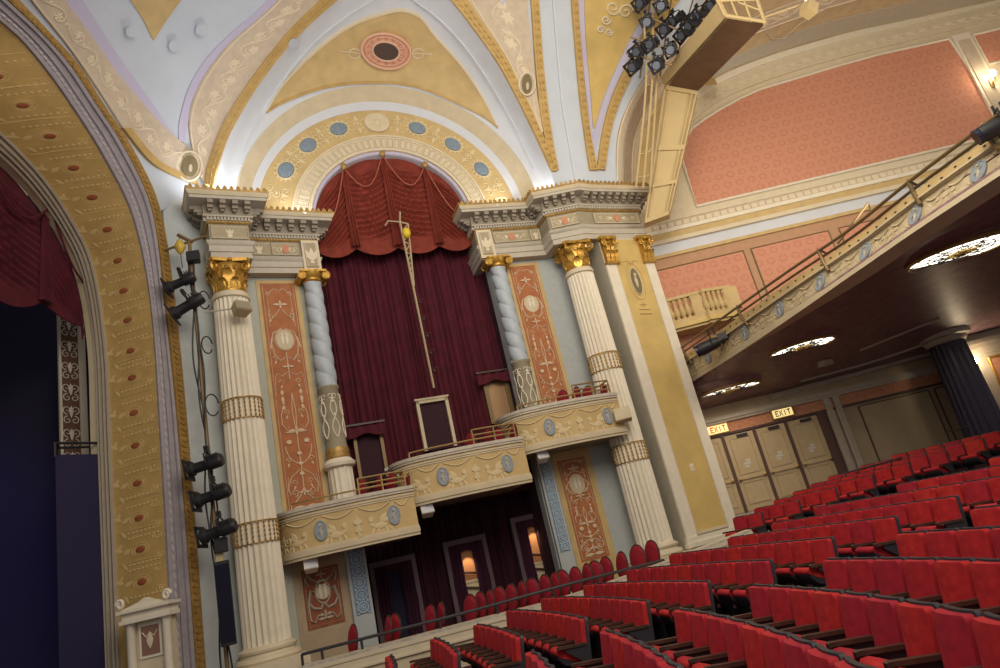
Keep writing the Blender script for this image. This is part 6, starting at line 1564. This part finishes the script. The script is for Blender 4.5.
# flood lamp on an arm at the top
t = thing('flood_lamp', onY(808,8,14.8), 'beige box flood lamp on a thin arm at the top edge', 'spotlight')
mb = MB(); mb.tube([bc+V(0,0,.2), onY(800,5,14.7)], .025, 6); mb.build('arm', 'beam', t)
c = onY(809,9,14.7); mb = MB(); mb.box(-.16,.16,-.15,.15,-.17,.17); mb.xf(0, Matrix.Translation(c) @ Matrix.Rotation(.5,4,'Y') @ Matrix.Rotation(.4,4,'Z')); mb.build('housing', 'beam', t)
mb = MB(); mb.ball((c.x+.05,c.y-.05,c.z+.2), .09); mb.build('bulb', 'bulb', t)
# boom stand beside the left column
BX_, BY_ = onY(216,540,14.25).x, 14.25
def bp_(x, y): 
    p = onY(x, y, BY_); return p
t = thing('lighting_boom', V(BX_,BY_,zfloor(-6.5)), 'vertical bronze lighting boom with cables beside the left fluted column', 'lighting boom')
zt = onY(192,240,BY_).z
mb = MB(); mb.tube([(BX_,BY_,-2.0),(BX_,BY_,zt)], .045, 8); mb.build('upright', 'brownmetal', t)
mb = MB(); a = bp_(163,251); b = bp_(206,236); mb.tube([a, b], .03, 6); mb.tube([bp_(178,235), bp_(192,242)], .05, 6); mb.build('cross_arm', 'brownmetal', t)
for k in range(3):
    mb = MB(); pts = [V(BX_+.06*math.sin(z*2+k*2)+.05*k-.05, BY_-.05+.04*math.cos(z*1.6+k), z) for z in [zt-.4-.35*i for i in range(int((zt+1.7)/.35))]]; mb.tube(resample(pts, 50), .02, 5); mb.build('cable', 'black', t)
for c_, r_ in ((bp_(207,345),.12),(bp_(212,405),.15),(bp_(204,300),.13)): mb = MB(); mb.tube([c_+V(r_*math.cos(q), -.05*math.sin(q), r_*1.6*math.sin(q)) for q in [i*.4 for i in range(15)]], .016, 5); mb.build('cable_loop', 'black', t)
for x, y, k, an, w in ((186,285,1.0,V(-.9,-.1,-.25),'upper of the two angled lamps'),(193,308,1.15,V(-.85,-.15,-.4),'lower of the two angled lamps')):
    spot(bp_(x,y)+V(0,-.2,0), an, k, 'black stage spotlight on the boom stand, ' + w, 'spotlights on the boom')
for x, y, w in ((212,466,'highest of three level lamps'),(219,496,'middle of three level lamps'),(225,531,'lowest of three level lamps')):
    spot(bp_(x,y)+V(0,-.25,0), V(-1,-.05,-.12 if w[0]!='h' else -.1), 1.1, 'black profile spotlight on the boom stand, ' + w, 'spotlights on the boom')
def bxp(name, c, sz, m, label, cat, rot=0., tilt=0., grille=None):
    t = thing(name, c-V(0,0,sz[2]/2), label, cat); mx = Matrix.Translation(c) @ Matrix.Rotation(rot,4,'Z') @ Matrix.Rotation(tilt,4,'X')
    mb = MB(); x, y, z = [q/2 for q in sz]; mb.prism([(-x,-y),(x,-y),(x*.8,y),(-x*.8,y)], -z, z); mb.xf(0, mx); mb.build('case', m, t, bevel=.01)
    mb = MB(); mb.box(-x*.88,x*.88,-y-.012,-y,-z*.92,z*.92); mb.xf(0, mx); mb.build('grille', grille or m, t); return t
bxp('column_speaker', bp_(228,602)+V(.05,-.2,0), (.30,.24,1.62), 'black', 'tall slim black column speaker hung on the boom stand', 'speaker', .3, .03, 'blackblue')
bxp('dimmer_box', bp_(224,545)+V(0,-.1,0), (.26,.2,.3), 'black', 'small black dimmer box above the column speaker', 'box', .2)
bxp('ballast_box', bp_(196,259)+V(0,-.1,0), (.3,.22,.26), 'black', 'small black box near the top of the boom stand', 'box', .2)
bxp('terminal_box', bp_(222,565)+V(0,-.06,0), (.16,.1,.5), 'speakerbeige', 'beige terminal box on the boom stand above the column speaker', 'box', .2)
t = thing('pendant_lamp', bp_(181,262), 'amber pear-shaped lamp hanging from the top arm of the boom', 'lamp'); c = bp_(182,247)
mb = MB(); mb.lathe([(.02,c.z+.16),(.05,c.z+.14),(.12,c.z+.0),(.13,c.z-.06),(.06,c.z-.2),(.02,c.z-.24)], c.x, c.y-.1, 14); mb.build('shade', mat('amber_glass', (.55,.38,.05), .3), t)
mb = MB(); mb.tube([(c.x,c.y-.1,c.z-.24),(c.x+.02,c.y-.1,c.z-.6)], .012, 5); mb.tube([(c.x,c.y-.1,c.z+.16),(c.x,c.y-.02,c.z+.3)], .014, 5); mb.build('cord', 'darkwood', t)
bxp('wedge_speaker', FL.P(241,309,1.55), (.40,.30,.28), 'speakerbeige', 'beige wedge speaker bracketed in front of the left fluted column', 'speaker', .95, -.35, 'taupe')
t = thing('speaker_arm', FL.P(222,310,1.3), 'thin bracket arm holding the wedge speaker by the left column', 'bracket'); mb = MB(); mb.tube([FL.P(205,312,1.3), FL.P(240,308,1.5)], .02, 6); mb.build('arm', 'stone', t)
bxp('wedge_speaker', FB.P(623,415,1.62), (.46,.3,.36), 'speakerbeige', 'beige wedge speaker at the right end of the highest box', 'speaker', -.2, -.2, 'beige')
for x, y, d, w in ((311,566,1.0,'lowest'),(427,511,1.05,'middle'),(542,457,1.0,'highest')):
    bxp('small_speaker', FB.P(x,y,d), (.32,.26,.24), 'ivory', f'small white speaker fixed under the {w} box', 'speaker', .35, -.4, 'white')
# ladder truss hung in front of the burgundy curtain
t = thing('hanging_truss', FB.P(433,385,.15), 'slim hanging ladder truss with a yellow lamp in front of the burgundy curtain', 'truss')
A = FB.P(400,222,.15); B = FB.P(434,388,.15); A = V(A.x, A.y, A.z); 
mb = MB(); mb.tube([A, B], .035, 6); mb.build('upright', 'silver', t)
A2 = FB.P(408,224,.15); B2 = FB.P(414,286,.15); mb = MB(); mb.tube([A2, B2], .03, 6); mb.build('side_tube', 'silver', t)
mb = MB()
for i in range(7): u = i/6; a = A.lerp(B, u*.38); b = A2.lerp(B2, u); mb.tube([a, b], .02, 5); (mb.tube([b, A.lerp(B, (u+.16)*.38)], .016, 5) if i < 6 else None)
mb.build('rungs', 'silver', t)
mb = MB()
for u in (.5,.6,.7,.8,.9): a = A.lerp(B, u); mb.tube([a-UB*.12, a+UB*.22+V(0,0,.05)], .022, 5); mb.ball(tuple(a+UB*.12+V(0,0,-.04)), .05, n=8, m=5)
mb.build('hooks', 'darkwood', t)
mb = MB(); mb.tube([FB.P(385,226,.15), FB.P(388,221,.15), FB.P(400,222,.15)], .025, 6); mb.tube([FB.P(400,212,.15), FB.P(400,224,.15)], .03, 6); mb.tube([A, A2], .03, 6); mb.build('top_arm', 'silver', t)
c = FB.P(406.5,233,.2); mb = MB(); mb.ball(tuple(c), .13, .13, .17); mb.build('lamp_head', 'yellow', t)
# moving-head lamps on the balcony pipe
def moving_head(c, rot, k, label):
    t = thing('moving_head_lamp', c, label, 'spotlight'); mx = Matrix.Translation(c) @ Matrix.Rotation(rot,4,'Z') @ Matrix.Scale(k,4)
    mb = MB(); mb.tube([(-.42,-.02,-.08),(-.30,-.01,-.06),(.05,0,0),(.22,0,.02)], [.17,.19,.17,.13], 14); mb.xf(0, mx); mb.build('head', 'black', t, bevel=0)
    mb = MB(); mb.tube([(-.50,-.02,-.10),(-.42,-.02,-.08)], [.185,.175], 14); mb.xf(0, mx); mb.build('lens_hood', mat('navy_black_metal', (.012,.012,.045), .35), t)
    mb = MB(); mb.tube([(.22,0,.02),(.42,0,.10),(.50,0,.05)], [.12,.11,.09], 10); mb.box(.2,.46,-.1,.1,.02,.22); mb.xf(0, mx); mb.build('base', 'black', t)
    mb = MB(); mb.tube([(0,-.2,0),(0,-.22,.28),(0,.22,.28),(0,.2,0)], .022, 6); mb.tube([(0,0,.28),(0,0,.45)], .03, 6); mb.tube([(.16,0,.25),(.16,.02,.48)], .03, 6); mb.xf(0, mx); mb.build('yoke', 'black', t)
    mb = MB(); mb.tube([(.5+.12*math.cos(q), 0, -.02+.2*math.sin(q)) for q in [i*.4-1.4 for i in range(9)]]+[(.2,0,-.28)], .014, 5); mb.xf(0, mx); mb.build('cable', 'black', t)
c = onZ(712,344,4.05); c = onY(712,344,c.y-.45); moving_head(c, -.30, .95, 'black moving-head lamp clamped to the balcony rail near the pier')
c = onY(1001,124,9.3); moving_head(c, -.45, .72, 'black moving-head lamp clamped to the balcony rail at the right edge')
# small fittings
s, z = FP.px(692,467.5,.03); t = thing('wall_switch', FP.w(s,.03,z-.1), 'white switch plate on the golden pier panel', 'switch'); mb = MB(FP); mb.box(s-.07,s+.07,.025,.045,z-.11,z+.11); mb.build('plate', 'ivory', t, bevel=.01); mb = MB(FP); mb.box(s-.025,s+.025,.045,.06,z-.05,z+.05); mb.build('toggle', 'cream', t)
p = onZ(824,361,3.0); 
p = hit_soffit(824,361)-V(0,0,.07)
bxp('ceiling_box', p, (.36,.3,.16), 'soffitlt', 'pale junction box fixed to the ceiling under the balcony', 'box', .5)
# mouldings along the underside of the balcony, and the hanging end box
for k, pts in enumerate((((770,398),(860,372),(940,350)),((800,381),(870,362),(935,340)),((860,350),(905,332),(940,318)))): sline(pts, (.10,.06,.05)[k], 'soffitlt', 'trim_13')
# ============================================================ light
def area(name, loc, target, size, power, col, sy=None):
    l = bpy.data.lights.new(name, 'AREA'); l.energy = power; l.color = col; l.size = size
    if sy: l.shape = 'RECTANGLE'; l.size_y = sy
    o = bpy.data.objects.new(name, l); C.objects.link(o); o.location = loc; o.rotation_euler = (Vector(target)-Vector(loc)).to_track_quat('-Z','Y').to_euler(); return o
def point(name, loc, power, col, r=.1):
    l = bpy.data.lights.new(name, 'POINT'); l.energy = power; l.color = col; l.shadow_soft_size = r; o = bpy.data.objects.new(name, l); C.objects.link(o); o.location = loc; return o
def spotl(name, loc, target, power, col, ang=1.2, blend=.6, r=.15):
    l = bpy.data.lights.new(name, 'SPOT'); l.energy = power; l.color = col; l.spot_size = ang; l.spot_blend = blend; l.shadow_soft_size = r; o = bpy.data.objects.new(name, l); C.objects.link(o); o.location = loc; o.rotation_euler = (Vector(target)-Vector(loc)).to_track_quat('-Z','Y').to_euler(); return o
WARM = (1, .87, .68); WHITE = (.95, .97, 1.0)
area('house_fill', (3,3,11), (-1,18,6), 8, 650, WARM)  # three unseen area lights, added to brighten the walls and seats
area('house_fill', (5,8,10.5), (9,22,8), 5, 420, WARM)
area('house_fill', (1,2,9), (4,11,-2), 5, 400, (1,.86,.78))
area('cove_light', tuple(FL.w(-1.0,.75,10.15)), tuple(FL.w(-.7,2.4,14)), .8, 45, WHITE)
area('cove_light', tuple(FR.w(2.6,.7,10.15)), tuple(FR.w(2.4,2.6,14)), 1.6, 85, WHITE)
area('cove_light', tuple(FR.w(.7,.2,10.15)), tuple(FB.w(3.5,1.0,14)), 1.0, 24, WHITE)
area('cove_light', tuple(FL.w(1.0,.2,10.15)), tuple(FB.w(1.4,1.0,14)), 1.0, 24, WHITE)
area('ceiling_fill', (-1,11,8), (-1,15,15), 5, 120, (.94,.96,1))  # unseen area light added to lift the vault
area('gallery_fill', (11,14,6), (11,20,14), 4, 310, WARM)  # added upward light for the dark upper right ceiling, no fixture there
for (x, y, z) in ((9.6,13.2,3.2),(8.0,17.9,2.9),(6.7,20.4,2.6),(13.5,17.5,2.7)): area('under_balcony_lamp', (x,y,z), (x,y,-2), 1.4, 20, (1,.84,.62))
for e in SCON: point('sconce_light', tuple(e+V(0,-.25,0)), 22, (1,.78,.5), .08)
spotl('stage_glow', (-9.9,9.5,8), (-16,13,1), 900, (.16,.12,1.0), 1.5, .8)
spotl('stage_spill', (-9,4,8), (4,6,-1.5), 520, (.35,.25,1.0), .9, .9)
for s_, z1_, zf_ in LITD: spotl('corridor_light', tuple(FB.w(s_, -1.0, z1_-.25)), tuple(FB.w(s_, -1.36, z1_-.75)), 14, (1,.78,.5), 1.1, .5, .03)
w = bpy.data.worlds.new('world'); bpy.context.scene.world = w; w.use_nodes = True
w.node_tree.nodes['Background'].inputs[0].default_value = (1.0, .91, .83, 1); w.node_tree.nodes['Background'].inputs[1].default_value = .37
vs = bpy.context.scene.view_settings; vs.view_transform = 'Standard'; vs.look = 'None'; vs.gamma = 1; vs.exposure = 0.16; vs.use_curve_mapping = False
